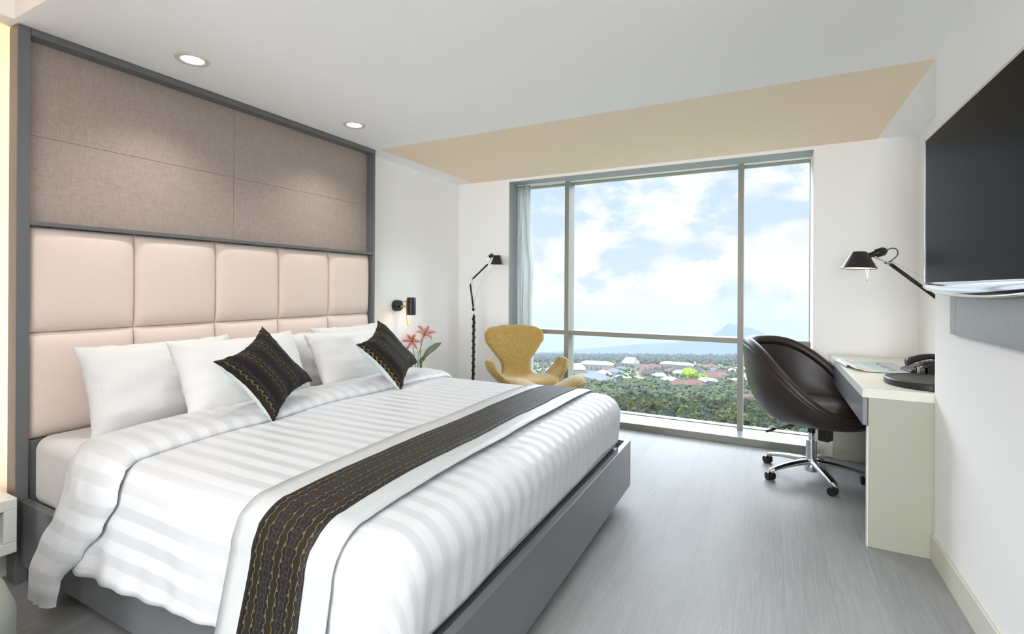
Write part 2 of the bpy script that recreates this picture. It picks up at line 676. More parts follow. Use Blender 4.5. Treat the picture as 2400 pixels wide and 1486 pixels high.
def tuft(y0, y1, z0, z1):
    def fn(a, b):
        ea = (1 - abs(2 * a - 1) ** 7)
        eb = (1 - abs(2 * b - 1) ** 7)
        d = (max(ea, 0) * max(eb, 0)) ** .5
        pil = .010 * math.sin(PI * a) * math.sin(PI * b)
        return (-.052 + .042 * d + pil + .0012 * nz(a * 5, b * 5, y0 * 9), lerp(y0, y1, a), lerp(z0, z1, b))
    # denser samples near the edges
    def wrap(a, b):
        f = lambda t: .5 - .5 * math.cos(PI * t)
        return fn(f(a), f(b))
    return MB().grid(wrap, 26, 26)


for ri in range(2):
    for ci in range(5):
        m_ = tuft(cols[ci] + .0006, cols[ci + 1] - .0006, rows[ri] + .0006, rows[ri + 1] - .0006)
        m_.box((-HD, cols[ci] + .0006, rows[ri] + .0006), (-.053, cols[ci + 1] - .0006, rows[ri + 1] - .0006))
        m_.build('upholstered_square', TUFT, hb, smooth=True)

led = tag(MB().box((XL + .004, .95, .42), (-HD - .004, .956, ZC - .03)).build('led_strip', LEDM),
          'glowing warm strip light hidden behind the near edge of the headboard', 'light')
light('led_glow', 'AREA', (-.105, .945, 1.37), 1.5, (1, .55, .18), rot=(PI / 2, 0, PI), shape='RECTANGLE', size=.04, size_y=1.85)
light('coffer_glow', 'AREA', (.55, .35, ZC + .01), 2.2, (1, .58, .26), rot=(PI, 0, 0), shape='RECTANGLE', size=1.0, size_y=.5)

# ------------------------------------------------------------------ bed
BY0, BY1, BX1 = .885, 2.93, 2.062
bed = thing('platform_bed', 'low grey lacquered platform bed frame floating on a dark recessed plinth', 'bed', (0, 0, 0))
MB().box((0.006, BY0, .083), (BX1, BY0 + .03, .350)).build('side_rail', RAIL, bed, bevel=.002)
MB().box((0.006, BY1 - .03, .083), (BX1, BY1, .350)).build('side_rail', RAIL, bed, bevel=.002)
MB().box((BX1 - .03, BY0 + .03, .083), (BX1, BY1 - .03, .350)).build('foot_rail', RAIL, bed, bevel=.002)
MB().box((0.006, BY0 + .03, .27), (BX1 - .03, BY1 - .03, .318)).build('platform', FRAME, bed)
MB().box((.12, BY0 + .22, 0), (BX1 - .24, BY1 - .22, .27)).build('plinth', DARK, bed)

ms = MB()
mt = ms.box((.012, BY0 + .034, .319), (BX1 - .05, BY1 - .05, .612)).build('mattress', SHEET, None, bevel=.055, seg=6)
tag(mt, 'thick mattress in a fitted white sheet, bare near the headboard', 'mattress')

# duvet -------------------------------------------------------------
DT = .636                    # top of the duvet
DYN, DYF, DXF = .862, 2.915, 2.036
RND = .112


def hem_z(x):
    return curve([(.3, .255), (.78, .268), (.95, .279), (1.1, .287), (1.3, .303), (1.5, .317), (1.75, .30), (1.9, .33), (2.03, .37)], x)


def skirt(d, total, flare):
    """arc length d past the flat top: (outward offset from edge, z)"""
    q = RND * PI / 2
    if d < q:
        t = d / RND
        return -RND + RND * math.sin(t), DT - RND * (1 - math.cos(t))
    k = (d - q)
    return flare * min(1, k / .3), DT - RND - k


def duvet_path():
    """perimeter points: (edge point, outward normal, spine point, total skirt length, flare, corner weight)"""
    out = []
    XS = 1.15
    ymid = (DYN + DYF) / 2
    rc = .135
    xs = [lerp(.44, DXF - rc, k / 60) for k in range(61)]
    for x in xs:
        dz = DT - hem_z(x)
        out.append((Vector((x, DYN)), Vector((0, -1)), Vector((lerp(.44, XS, (x - .44) / (DXF - rc - .44)), ymid - .06)), dz, .050, 0))
    for k in range(1, 14):
        a = k / 14 * PI / 2
        n = Vector((math.sin(a), -math.cos(a)))
        c = Vector((DXF - rc, DYN + rc))
        out.append((c + n * rc, n, Vector((XS + .004 * k, ymid - .06)), lerp(DT - hem_z(DXF - rc), .262, k / 14), lerp(.05, -.034, (k / 14) ** .6), 1))
    for k in range(81):
        y = lerp(DYN + rc, DYF - rc, k / 80)
        out.append((Vector((DXF, y)), Vector((1, 0)), Vector((XS + .06, ymid + (y - ymid) * .07)), (.266 + .006 * math.sin(y * 7)), -.034, 0))
    for k in range(1, 10):
        a = k / 10 * PI / 2
        n = Vector((math.cos(a), math.sin(a)))
        c = Vector((DXF - rc, DYF - rc))
        out.append((c + n * rc, n, Vector((XS + .05 - .004 * k, ymid + .06)), .262, lerp(-.034, .02, k / 10), 1))
    for x in reversed(xs[::2]):
        out.append((Vector((x, DYF)), Vector((0, 1)), Vector((lerp(.44, XS, (x - .44) / (DXF - rc - .44)), ymid + .06)), .33, .03, 0))
    return out


def duvet_relief(x, y, z):
    w = .0045 * nz(x * 3.1, y * 3.1, z * 2.0) + .0016 * nz(x * 11, y * 11, z * 7 + 3)
    return w


dm_v, dm_uv, dm_f = [], [], []
PTH = duvet_path()
NT_, NS_ = 26, 26
for (P, n, sp, dz, fl, cw) in PTH:
    tot = RND * PI / 2 + max(dz - RND, .02)
    inner = P - n * RND
    for j in range(NT_):
        t = (j / (NT_ - 1)) ** .8
        q = sp.lerp(inner, t)
        # a long gentle roll-off towards the edges
        edge = min(q.y - (DYN + RND), (DYF - RND) - q.y, (DXF - RND) - q.x)
        dome = -.013 * max(0, 1 - edge / .40) ** 2
        z = DT + .010 + dome + duvet_relief(q.x, q.y, 0)
        if j == NT_ - 1: z = DT - .004 + duvet_relief(q.x, q.y, 0)
        dm_v.append((q.x, q.y, z))
        dm_uv.append((q.x, q.y))
    for j in range(1, NS_ + 1):
        d = tot * j / NS_
        off, z = skirt(d, tot, fl)
        r = duvet_relief(P.x, P.y, z) * 1.6
        fold = 0
        if d > RND * 1.2 and n.y < -.2 and P.x < 1.9:
            k = (d - RND * 1.2) / .3
            fold = .006 * k * math.sin(P.x * 21 + 1.3 * math.sin(P.x * 9)) + .004 * k * math.sin(P.x * 47)
        # hospital corner at the near foot end: one layer lies over the other along a slanting line
        if n.y < -.05 and P.x > 1.855:
            s_ = P.x + (n.x * .12) - (1.985 - (DT - z) * .30)
            if z < DT - .10: fold += .030 / (1 + math.exp(s_ * 110)) * min(1, (DT - .10 - z) / .10) * min(1, (P.x - 1.855) / .035)
        q = P + n * (off + r + fold)
        zz = z - .004
        dm_v.append((q.x, q.y, zz))
        dq = P + n * (d - RND)
        dm_uv.append((dq.x, dq.y))
nr = NT_ + NS_
for i in range(len(PTH) - 1):
    for j in range(nr - 1):
        dm_f.append((i * nr + j, i * nr + j + 1, (i + 1) * nr + j + 1, (i + 1) * nr + j))
# close the narrow slot left along the middle of the top
nn_ = 61
tot_ = len(PTH)
far0 = tot_ - 31
for k in range(30):
    a0, a1, a2 = 2 * k, 2 * k + 1, 2 * k + 2
    b0, b1 = tot_ - 1 - k, tot_ - 2 - k
    dm_f.append((a0 * nr, a1 * nr, a2 * nr, b1 * nr, b0 * nr))
dm_f.append(tuple(i * nr for i in range(60, far0 + 1)))
dv = MB()
dv.add(dm_v, dm_f, dm_uv)
duvet = dv.build('duvet', SATEEN, None, smooth=True, solid=.014, solid_off=-1)
tag(duvet, 'white satin-striped duvet spread over the bed, turned back near the pillows', 'duvet')


def section():
    """duvet cross-section over the bed: list of (y, z, ny, nz, arclen)"""
    pts = []
    q = RND * PI / 2
    L0 = .40
    for k in range(16):                      # near drop, bottom to top
        d = L0 * (1 - k / 16)
        off = .050 * min(1, d / .3)
        pts.append((DYN - off, DT - RND - d, -1, 0))
    for k in range(9):
        t = PI / 2 * (1 - k / 9)
        pts.append((DYN + RND - RND * math.sin(t), DT - RND * (1 - math.cos(t)), -math.sin(t), math.cos(t)))
    for k in range(61):
        y = lerp(DYN + RND, DYF - RND, k / 60)
        edge = min(y - (DYN + RND), (DYF - RND) - y)
        z = DT + .012 - .013 * max(0, 1 - edge / .40) ** 2
        if k in (0, 60): z = DT - .002
        pts.append((y, z, 0, 1))
    for k in range(9):
        t = PI / 2 * (k + 1) / 9
        pts.append((DYF - RND + RND * math.sin(t), DT - RND * (1 - math.cos(t)), math.sin(t), math.cos(t)))
    for k in range(1, 8):
        pts.append((DYF + .02 * k / 8, DT - RND - .24 * k / 8, 1, 0))
    out, s = [], 0
    for i, p in enumerate(pts):
        if i: s += math.hypot(p[0] - pts[i - 1][0], p[1] - pts[i - 1][1])
        out.append((*p, s))
    return out


SEC = section()


def ribbon(x0, x1, lift, uv_off=0, n=8, wob=.0, near_cut=0):
    m = MB()
    v, uv, f = [], [], []
    sec = SEC[near_cut:]
    for i, (y, z, ny, nz_, s) in enumerate(sec):
        for j in range(n + 1):
            x = lerp(x0, x1, j / n) + wob * math.sin(s * 5 + 1)
            r = duvet_relief(x, y, 0 if nz_ > .5 else z) + .0
            l = lift + (r if nz_ > .5 else r * 1.6)
            if nz_ < .5 and ny < 0:
                k = min(1, max(0, (DT - RND - z) / .3))
                l += .006 * k * math.sin(x * 21 + 1.3 * math.sin(x * 9)) + .004 * k
            v.append((x, y + ny * l, z + nz_ * l))
            uv.append((s, x - uv_off))
    for i in range(len(sec) - 1):
        for j in range(n):
            a = i * (n + 1) + j
            f.append((a, a + 1, a + n + 2, a + n + 1))
    m.add(v, f, uv)
    return m


rn = thing('bed_runner', 'bed runner of black gold-patterned batik between two silver satin borders', 'bed runner')
ribbon(1.462, 1.852, .009, n=10).build('satin_border', SILVER, rn, smooth=True, solid=.004, solid_off=1)
ribbon(1.555, 1.765, .0145, uv_off=1.66 - .03625, n=8).build('batik_band', BATIK2, rn, smooth=True, solid=.002, solid_off=1)

# turned-back edge of the duvet
NB = 22
tv, tuv, tf = [], [], []
for i, (y, z, ny, nz_, s) in enumerate(SEC):
    drop = max(0, DT - z) if ny <= 0 else 0
    head = curve([(0, .44), (.05, .50), (.10, .545), (.2, .485), (.32, .41), (.40, .385), (.5, .39)], drop)
    free = curve([(0, .795), (.05, .845), (.10, .86), (.2, .80), (.30, .71), (.42, .60), (.5, .57)], drop)
    head += .012 * nz(s * 2, 0, 0)
    free += .012 * nz(s * 1.7, 5, 0) + .004 * nz(s * 16, 5, 0)
    if nz_ > .5: free += -.03 * math.exp(-((y - 1.87) / .25) ** 2) + .03 * max(0, (y - 2.4))
    for j in range(2 * NB):
        if j < NB:
            a = j / (NB - 1)
            env = max(0, 1 - abs(2 * a - 1) ** 3.2) ** .62
            th = .012 + .034 * env + .005 * env * nz(a * 4, s * 5, 0)
            th += .0035 * math.sin(PI * a) * nz(a * 9, s * 26, 4) * (1 + 2 * a)
            if ny < -.5: th *= .85
        else:
            a = 1 - (j - NB) / (NB - 1)
            th = .010 if ny < -.5 else -.002
        x = lerp(head, free, a)
        tv.append((x, y + ny * th, z + nz_ * th))
        tuv.append((x, y if nz_ > .5 else (y + (drop if ny < 0 else -drop) * 1.0)))
w_ = 2 * NB
for i in range(len(SEC) - 1):
    for j in range(w_):
        k = (j + 1) % w_
        tf.append((i * w_ + j, i * w_ + k, (i + 1) * w_ + k, (i + 1) * w_ + j))
tb = MB()
tb.add(tv, tf, [(u[0], -u[1]) for u in tuv])
tb.add([tv[j] for j in range(w_)], [tuple(range(w_))], [(0, 0)] * w_)
tbo = tb.build('turned_back_edge', SATEEN, duvet, smooth=True)
tbo['label'] = 'puffy turned-back edge of the duvet'


# ------------------------------------------------------------------ pillows and cushions
def pillow_mesh(w, h, d, pinch=.07, seed=0, n=40, wr=.006, sag=0):
    m = MB()
    for side in (1, -1):
        def fn(a, b):
            u, v = math.sin((a - .5) * PI), math.sin((b - .5) * PI)
            pu = 1 - pinch * (1 - v * v) ** 1.0
            pv = 1 - pinch * 1.1 * (1 - u * u) ** 1.0
            x = u * w / 2 * pu
            z = v * h / 2 * pv
            t = max(0, (1 - u ** 4) * (1 - v ** 4)) ** .55
            y = side * d / 2 * t
            k = nz(u * 2.3 + seed, v * 2.3, side * 2 + seed)
            k2 = nz(u * 6 + seed, v * 6, seed * 3)
            y += side * (wr * k * 1.6 + wr * .5 * k2) * min(1, t * 3)
            z -= sag * (1 - u * u) * max(0, v)
            x += .006 * nz(v * 7, seed, 1) * (1 if abs(u) > .8 else 0)
            z += .006 * nz(u * 7, seed, 2) * (1 if abs(v) > .8 else 0)
            return x, -y, z
        m.grid(fn, n, n, uv=lambda a, b: (math.sin((a - .5) * PI) * w / 2, math.sin((b - .5) * PI) * h / 2), mi=0 if side == 1 else 1)
    return m


def place(o, center, ex, ez):
    """local x -> ex, local z -> ez, local -y = front"""
    ex = Vector(ex).normalized()
    ez = Vector(ez)
    ez = (ez - ex * ez.dot(ex)).normalized()
    ey = ez.cross(ex)
    M = Matrix((ex, ey, ez)).transposed().to_4x4()
    o.matrix_world = Matrix.Translation(center) @ M
    return o


PG = None
pillows = [
    # name, y centre, x bottom, x top, z bottom, w, h, depth, label
    ('A', 1.360, .265, .105, .608, .69, .415, .17, 'plain white pillow leaning on the headboard at the near side of the bed', 0),
    ('C', 1.985, .180, .085, .612, .62, .365, .15, 'white pillow behind the two front pillows, at the middle of the headboard', .0),
    ('F', 2.560, .235, .115, .612, .62, .395, .16, 'white pillow leaning on the headboard at the window side of the bed', 0),
    ('B', 1.625, .480, .290, .645, .68, .405, .17, 'white pillow directly behind the batik cushion nearer the camera', .012),
    ('E', 2.375, .480, .300, .645, .66, .38, .17, 'white pillow directly behind the batik cushion nearer the window', .012),
]
for i, (nm, yc, xb, xt, zb, w, h, d, lab, sag) in enumerate(pillows):
    o = pillow_mesh(w, h, d, .06, seed=i * 3.7 + 1, wr=.008, sag=sag).build('pillow', PILLOWM, None, smooth=True)
    dx = xt - xb
    dzv = math.sqrt(max(.01, h * h - dx * dx)) * .97
    # local x runs along the headboard (world y); front (-y local) faces the foot of the bed (+x)
    place(o, ((xb + xt) / 2 + .02, yc, zb + dzv / 2), (0, 1, 0.0), (dx, 0, dzv))
    tag(o, lab, 'pillow', 'white pillows against the headboard')

GREYB = mat('pale_grey_backing', '#c3cccb', .6)
for k, (L_, R_, T_, B_, lab) in enumerate((
        ((.66, 1.291, .881), (.66, 1.799, .76), (.52, 1.654, 1.058), (.80, 1.474, .672), 'black and gold batik square cushion standing on its corner, the larger nearer one'),
        ((.68, 2.128, .867), (.68, 2.643, .753), (.54, 2.478, 1.040), (.86, 2.246, .672), 'black and gold batik square cushion standing on its corner, the farther one near the flowers'))):
    L_, R_, T_, B_ = map(Vector, (L_, R_, T_, B_))
    ex = (((T_ - L_) + (R_ - B_)) / 2)
    ez = (((L_ - B_) + (T_ - R_)) / 2)
    c = (L_ + R_ + T_ + B_) / 4
    side = (ex.length + ez.length) / 2
    o = pillow_mesh(side * 1.04, side * 1.04, .135, .19, seed=40 + k * 5, wr=.004)
    # stripes run from the upper left down to the lower right: along the L->B side (local z)
    o.uv = [[(q[1], q[0] + .02 + k * .015) for q in u] for u in o.uv]
    ob = o.build('batik_cushion', [BATIK, GREYB], None, smooth=True)
    place(ob, c, ex, ez)
    tag(ob, lab, 'cushion', 'batik cushions on the bed')

# ------------------------------------------------------------------ nightstands
def nightstand(y0, y1, label):
    t = thing('nightstand', label, 'nightstand', (0, y0, .17), 0, 'wall-hung nightstands')
    W = y1 - y0
    x0, x1 = XL + .002, .080
    zt = .220
    b = MB()
    b.box((x0, 0, zt - .045), (x1, W, zt))
    b.box((x0, 0, 0), (x1, W, .045))
    b.box((x0, 0, .045), (x1, .04, zt - .045))
    b.box((x0, W - .04, .045), (x1, W, zt - .045))
    b.build('shell', WHITE, t, bevel=.003)
    MB().box((x0, .04, .045), (x1 - .05, W - .04, zt - .045)).build('niche', mat('niche_charcoal', '#30343a', .5), t)
    return t


nightstand(-.08, .855, 'white wall-hung nightstand with dark niche on the near side of the bed')
nightstand(3.02, 3.965, 'white wall-hung nightstand under the lilies on the window side of the bed')

# ------------------------------------------------------------------ wall sconce
sc = thing('wall_lamp', 'black cylinder reading lamp with oak blade on the white wall above the lilies', 'wall lamp', (XL, 3.385, 1.092))
mp = MB()
mp.tube([(0.001, 0, 0), (.012, 0, 0), (.046, 0, 0), (.050, 0, 0)], [.050, .050, .047, .044], 36)
mp.build('wall_plate', BLACK, sc, angle=35)
MB().tube([(.045, 0, -.006), (.085, .0, -.006)], .010, 14).build('brass_joint', mat('brass', '#c49a5a', .3, 1), sc, smooth=True)
MB().box((.085, -.0065, -.0135), (.132, .0065, .0015)).build('arm', WOOD, sc, bevel=.002)
bl = MB()
rings = []
for z, w, dx in ((.052, .014, 0), (.0, .015, 0), (-.05, .014, .001), (-.10, .012, .003), (-.15, .009, .006), (-.172, .005, .009)):
    x = .128 + dx * 1.6
    rings.append([(x, -w, z), (x + .008, -w, z), (x + .008, w, z), (x, w, z)])
bl.loft(rings)
bl.build('oak_blade', WOOD, sc, bevel=.0015)
cy = MB()
R_ = .038
cy.lathe([(R_ * .98, -.078), (R_, -.078), (R_, .070), (R_ * .96, .073), (R_ * .2, .073)], 36, (.176, 0, 0), cap=False)
cy.lathe([(R_ * .2, .068), (R_ * .92, .068), (R_ * .94, -.078)], 36, (.176, 0, 0), cap=False)
cy.build('lamp_shade', BLACK, sc, angle=40)
MB().lathe([(.016, .03), (.022, -.02), (.016, -.05), (.004, -.058)], 20, (.176, 0, 0)).build('bulb', WARM_BULB, sc, smooth=True)
MB().tube([(.045, -.02, .030), (.08, -.012, .036), (.128, -.004, .034)], .0028, 8).build('cord', BLACK, sc, smooth=True)
light('sconce_glow', 'POINT', (XL + .176, 3.385, 1.005), .6, (1, .7, .42), shadow_soft_size=.02)

# ------------------------------------------------------------------ vase and lilies
VX, VY, VZ = -.02, 3.54, .390
vg = MB()
vg.lathe([(.040, .0), (.044, .004), (.050, .11), (.056, .22)], 36, cap=False)
vg.lathe([(.0005, .006), (.040, .006)], 36, cap=False)
vg.lathe([(.0005, .0), (.040, .0)], 36, cap=False)
vase = vg.build('vase', VGLASS, None, smooth=True, loc=(VX, VY, VZ))
tag(vase, 'clear glass vase of lilies on the nightstand behind the bed', 'vase')
PET = mat('lily_petal', '#d99a9f', .5)


def m_petal(m):
    nt = m.node_tree
    b = nt.nodes['Principled BSDF']
    N = NT(nt)
    u, v, _ = N.sep(N.coord('UV'))
    edge = ((v - .5).abs() * 2).ramp(.25, .85)
    mid = ((v - .5).abs()).ramp(.0, .22)
    c = N.mix(mid, lin('#a8506a'), lin('#c9937c'))
    c = N.mix(edge, c, lin('#cdc3c6'))
    sp = N.noise(N.comb(u * 14, v * 14, 0), 1.6, 2).gt(.6)
    c = N.mix(sp * .6, c, lin('#8a2038'))
    nt.links.new(c, b.inputs['Base Color'])


m_petal(PET)
LEAF = mat('lily_leaf', '#5c6b3c', .45)
STEM = mat('lily_stem', '#76874e', .5)


def petal(m, dirv, up, L, W, curl):
    dirv = Vector(dirv).normalized()
    up = (Vector(up) - dirv * Vector(up).dot(dirv)).normalized()
    side = dirv.cross(up)

    def fn(a, b):
        w = W * math.sin(PI * min(1, a * .86 + .12)) ** .8
        s = (b - .5) * 2
        p = dirv * (L * math.sin(a * 1.35) / math.sin(1.35)) + up * (L * (.55 * a - curl * a * a * a))
        return p + side * (s * w / 2) + up * (.10 * L * s * s * (1 - a))
    m.grid(fn, 10, 7, uv=lambda a, b: (a, b))


def lily(base, head, nod, size, label, seed, nl):
    rnd = random.Random(seed)
    t = thing('lily', label, 'flower', base, 0, 'lilies in the vase')
    B = Vector(base)
    H = Vector(head) - B
    st = MB()
    mid = Vector((H.x * .35, H.y * .35, H.z * .55))
    pts = [Vector((0, 0, 0)).lerp(mid, k / 4) for k in range(4)] + [mid.lerp(H, k / 4) for k in range(5)]
    st.tube(pts, .0032, 8)
    st.build('stem', STEM, t, smooth=True)
    nod = Vector(nod).normalized()
    a = nod.cross(Vector((0, 0, 1))).normalized()
    b = nod.cross(a)
    for k in range(6):
        an = k * PI / 3 + rnd.uniform(-.12, .12)
        out = a * math.cos(an) + b * math.sin(an)
        pm = MB()
        petal(pm, out * .9 + nod * .45, nod, size * rnd.uniform(.9, 1.08), size * (.56 if k % 2 else .42), .62)
        pm.build('petal', PET, t, smooth=True, solid=.0012, loc=H)
    sm = MB()
    for k in range(6):
        an = k * PI / 3 + .4
        e = H + nod * size * .75 + (a * math.cos(an) + b * math.sin(an)) * size * .22
        sm.tube([H, H + nod * size * .35, e], .0012, 6)
        sm.ball(e, (.006, .0022, .0022), 6, 8)
    sm.build('stamens', mat('stamen_ochre', '#b3742c', .6), t, smooth=True)
    return t


lily((VX - .01, VY, VZ + .015), (VX + .02, VY + .085, .815), (.55, -.35, .55), .105, 'pink lily in full bloom with upright petals, highest in the vase', 3, 1)
lily((VX + .012, VY - .012, VZ + .015), (VX + .02, VY - .085, .770), (.5, -.75, .35), .088, 'pink lily blossom half hidden behind the farther batik cushion', 5, 1)


def leaf_thing(base, pts, w, label):
    t = thing('lily_leaf_stem', label, 'leaf', base, 0, 'leaf stems in the vase')
    B = Vector(base)
    P = [Vector(p) - B for p in pts]
    MB().tube([Vector((0, 0, 0)), P[0] * .6, P[0]], .0024, 8).build('stem', STEM, t, smooth=True)
    m = MB()
    n = 14

    def spine(a):
        i = min(int(a * (len(P) - 1)), len(P) - 2)
        f = a * (len(P) - 1) - i
        return P[i].lerp(P[i + 1], f)

    def fn(a, b):
        p = spine(a)
        d = (spine(min(1, a + .05)) - spine(max(0, a - .05))).normalized()
        s = d.cross(Vector((.75, -.5, .15))).normalized()
        ww = w * max(.02, math.sin(PI * min(1, a * .9 + .08))) ** .9
        q = (b - .5) * 2
        return p + s * (q * ww / 2) + Vector((.75, -.5, .3)) * (abs(q) * ww * .12)
    m.grid(fn, n, 5)
    m.build('leaf_blade', LEAF, t, smooth=True, solid=.001)
    return t


leaf_thing((VX + .012, VY + .012, VZ + .02), [(VX + .02, VY + .06, .60), (VX + .03, VY + .14, .665), (VX + .03, VY + .26, .705), (VX + .03, VY + .345, .725)], .055, 'long green lily leaf reaching out to the window side of the vase')
leaf_thing((VX - .012, VY - .004, VZ + .02), [(VX + .01, VY + .03, .585), (VX + .02, VY + .07, .60), (VX + .03, VY + .10, .64)], .04, 'short dark green leaf low above the vase rim')
bt = thing('lily_bud', 'closed pale yellow lily bud in front of the open blossoms', 'flower', (VX + .004, VY + .02, VZ + .02), 0, 'lilies in the vase')
MB().tube([(0, 0, 0), (.01, .015, .2), (.015, .025, .36)], .0028, 8).build('stem', STEM, bt, smooth=True)
MB().tube([(.015, .025, .36), (.017, .026, .38), (.020, .028, .41), (.022, .029, .43)], [.005, .014, .012, .003], 12).build('bud', mat('bud_cream', '#e0d79a', .5), bt, smooth=True)

# ------------------------------------------------------------------ jointed lamps
def shade_mesh(r0, r1, h):
    m = MB()
    m.lathe([(.012, h), (r0 * .92, h), (r0, h - .004), (r1, 0)], 40, cap=False)
    m.lathe([(r1 - .002, .001), (r0 - .003, h - .006), (.012, h - .006)], 40, cap=False)
    m.lathe([(r1, 0), (r1 - .002, .001)], 40, cap=False)
    return m


def spring_wire(m, a, b, r=.0009): m.tube([a, b], r, 6)


fl = thing('floor_lamp', 'tall black jointed floor lamp with its cord spiralled round the pole, by the corner', 'floor lamp', (.262, 4.05, 0))
# camera-facing plane of the arms
U = Vector((.888, .46, 0)).normalized()
Pp = lambda s, z: U * s + Vector((0, 0, z))
MB().lathe([(.165, 0), (.165, .010), (.155, .014), (.02, .016)], 48).build('base_disc', BLACK, fl, angle=40)
MB().tube([Pp(0, .012), Pp(0.006, .985)], .0125, 16).build('pole', BLACK, fl, smooth=True)
cm = MB()
cpts = []
for k in range(0, 13 * 16 + 1):
    a = k / 16 * 2 * PI
    z = .06 + k / (13 * 16) * .92
    cpts.append(Pp(z * .006, 0) + Vector((math.cos(a) * .0165, math.sin(a) * .0165, z)))
cm.tube(cpts, .0038, 8)
cm.build('spiral_cord', BLACKP, fl, smooth=True)
MB().tube([Pp(.006, .98), Pp(.004, 1.045)], .007, 12).build('pivot', CHROME, fl, smooth=True)
MB().tube([Pp(.004, 1.03), Pp(-.004, 1.06)], .012, 12).build('pivot_knob', BLACKP, fl, smooth=True)
MB().tube([Pp(.0, 1.065), Pp(-.030, 1.285)], .0085, 12).build('lower_arm', BLACK, fl, smooth=True)
jj = MB()
jj.tube([Pp(-.030, 1.285), Pp(-.022, 1.315), Pp(-.005, 1.342)], .0045, 8)
jj.tube([Pp(-.045, 1.352), Pp(-.028, 1.333), Pp(-.012, 1.35)], .0022, 6)
jj.build('elbow', CHROME, fl, smooth=True)
MB().tube([Pp(-.006, 1.338), Pp(.135, 1.478)], .0085, 12).build('upper_arm', BLACK, fl, smooth=True)
hj = MB()
hj.tube([Pp(.135, 1.478), Pp(.150, 1.495), Pp(.152, 1.510), Pp(.125, 1.535), Pp(.122, 1.545), Pp(.150, 1.566)], .0028, 8)
hj.tube([Pp(.150, 1.500), Pp(.165, 1.53)], .003, 8)
hj.build('head_bracket', CHROME, fl, smooth=True)
MB().tube([Pp(.150, 1.548), Pp(.175, 1.566), Pp(.192, 1.556)], [.016, .021, .016], 14).build('socket', BLACKP, fl, smooth=True)
so = shade_mesh(.036, .068, .085).build('lamp_shade', BLACK, fl, angle=40)
so.location = Pp(.232, 1.480)
so.rotation_euler = (0, 0, 0)
wm = MB()
spring_wire(wm, Pp(.0, 1.10), Pp(.150, 1.505))
spring_wire(wm, Pp(.02, 1.02), Pp(-.01, 1.33))
wm.build('tension_wire', STEEL, fl, smooth=True)

# desk lamp
dl = thing('desk_lamp', 'black jointed desk lamp, lit, reaching out beside the television', 'desk lamp', (3.515, 3.165, .7715))
D0 = Vector((3.515, 3.165, .7715))
rel = lambda *p: Vector(p) - D0
db = MB()
db.lathe([(.190, 0), (.194, .004), (.194, .028), (.188, .033), (.172, .033), (.168, .030), (.012, .030)], 64)
db.build('base_disc', BLACK, dl, angle=35)
PO = Vector((.047, .008, 0))
MB().tube([PO + Vector((0, 0, .026)), PO + Vector((0, 0, .075))], .008, 12).build('post', CHROME, dl, smooth=True)
EL = rel(3.655, 3.600, 1.190)
MB().tube([PO + Vector((0, 0, .07)), EL], .009, 12).build('lower_arm', BLACK, dl, smooth=True)
AE = rel(3.425, 3.600, 1.402)
ex_ = (AE - EL).normalized()
MB().tube([EL - ex_ * .012, AE], .0105, 14).build('upper_arm', BLACK, dl, smooth=True)
MB().tube([EL + Vector((-.0, -.02, -.004)), EL + Vector((0, .02, .004))], .015, 14).build('elbow_knob', BLACKP, dl, smooth=True)
HJ = rel(3.318, 3.545, 1.458)
bm_ = MB()
sd = Vector((.2, -.9, 0)).normalized() * .008
for sgn in (-1, 1):
    bm_.tube([AE + sd * sgn, AE.lerp(HJ, .3) + sd * sgn, HJ + sd * sgn], .0042, 8)
bm_.tube([AE - Vector((0, 0, .010)), AE + (AE - HJ) * -.15 - Vector((0, 0, .012)), AE.lerp(HJ, .25)], .0025, 8)
bm_.tube([AE + Vector((0, 0, .006)), AE + Vector((.006, .002, .012))], .009, 10)
bm_.build('head_bracket', CHROME, dl, smooth=True)
SKT0, SKT1 = rel(3.318, 3.540, 1.455), rel(3.405, 3.588, 1.485)
MB().tube([SKT0 + Vector((-.03, -.016, -.008)), SKT0, SKT0.lerp(SKT1, .25), SKT0.lerp(SKT1, .3), SKT0.lerp(SKT1, .75), SKT1 - Vector((.012, .006, .002)), SKT1],
          [.015, .016, .017, .025, .026, .018, .009], 20).build('socket', BLACKP, dl, smooth=True)
lp = [SKT1, SKT1 + Vector((.022, .011, .012)), SKT1 + Vector((.05, .025, .005)), SKT1 + Vector((.055, .028, -.025)), SKT1 + Vector((.03, .015, -.055)),
      SKT1 + Vector((-.01, -.004, -.078)), AE + Vector((-.02, -.01, .02))]
cpp = []
for i in range(len(lp) - 1):
    for k in range(5):
        p0, p1, p2, p3 = lp[max(i - 1, 0)], lp[i], lp[i + 1], lp[min(i + 2, len(lp) - 1)]
        t = k / 5
        cpp.append(.5 * ((2 * p1) + (p2 - p0) * t + (2 * p0 - 5 * p1 + 4 * p2 - p3) * t * t + (3 * p1 - p0 - 3 * p2 + p3) * t ** 3))
MB().tube(cpp, .0028, 8).build('cord', BLACKP, dl, smooth=True)
s2 = shade_mesh(.040, .091, .098).build('lamp_shade', [BLACK], dl, angle=40)
s2.location = rel(3.257, 3.512, 1.376)
s2.rotation_euler = (math.radians(-2), math.radians(2), 0)
inner = MB()
inner.lathe([(.087, .004), (.037, .090), (.012, .090)], 40, cap=False)
io = inner.build('reflector', mat('white_enamel', '#f5efe2', .4), dl, smooth=True)
io.location = s2.location
io.rotation_euler = s2.rotation_euler
MB().ball((0, 0, .045), (.027, .027, .034)).build('bulb', emit('desk_bulb', (1, .80, .55, 1), 14), dl, smooth=True, loc=s2.location)
pk = MB()
q0 = s2.location + Vector((.042, .022, .006))
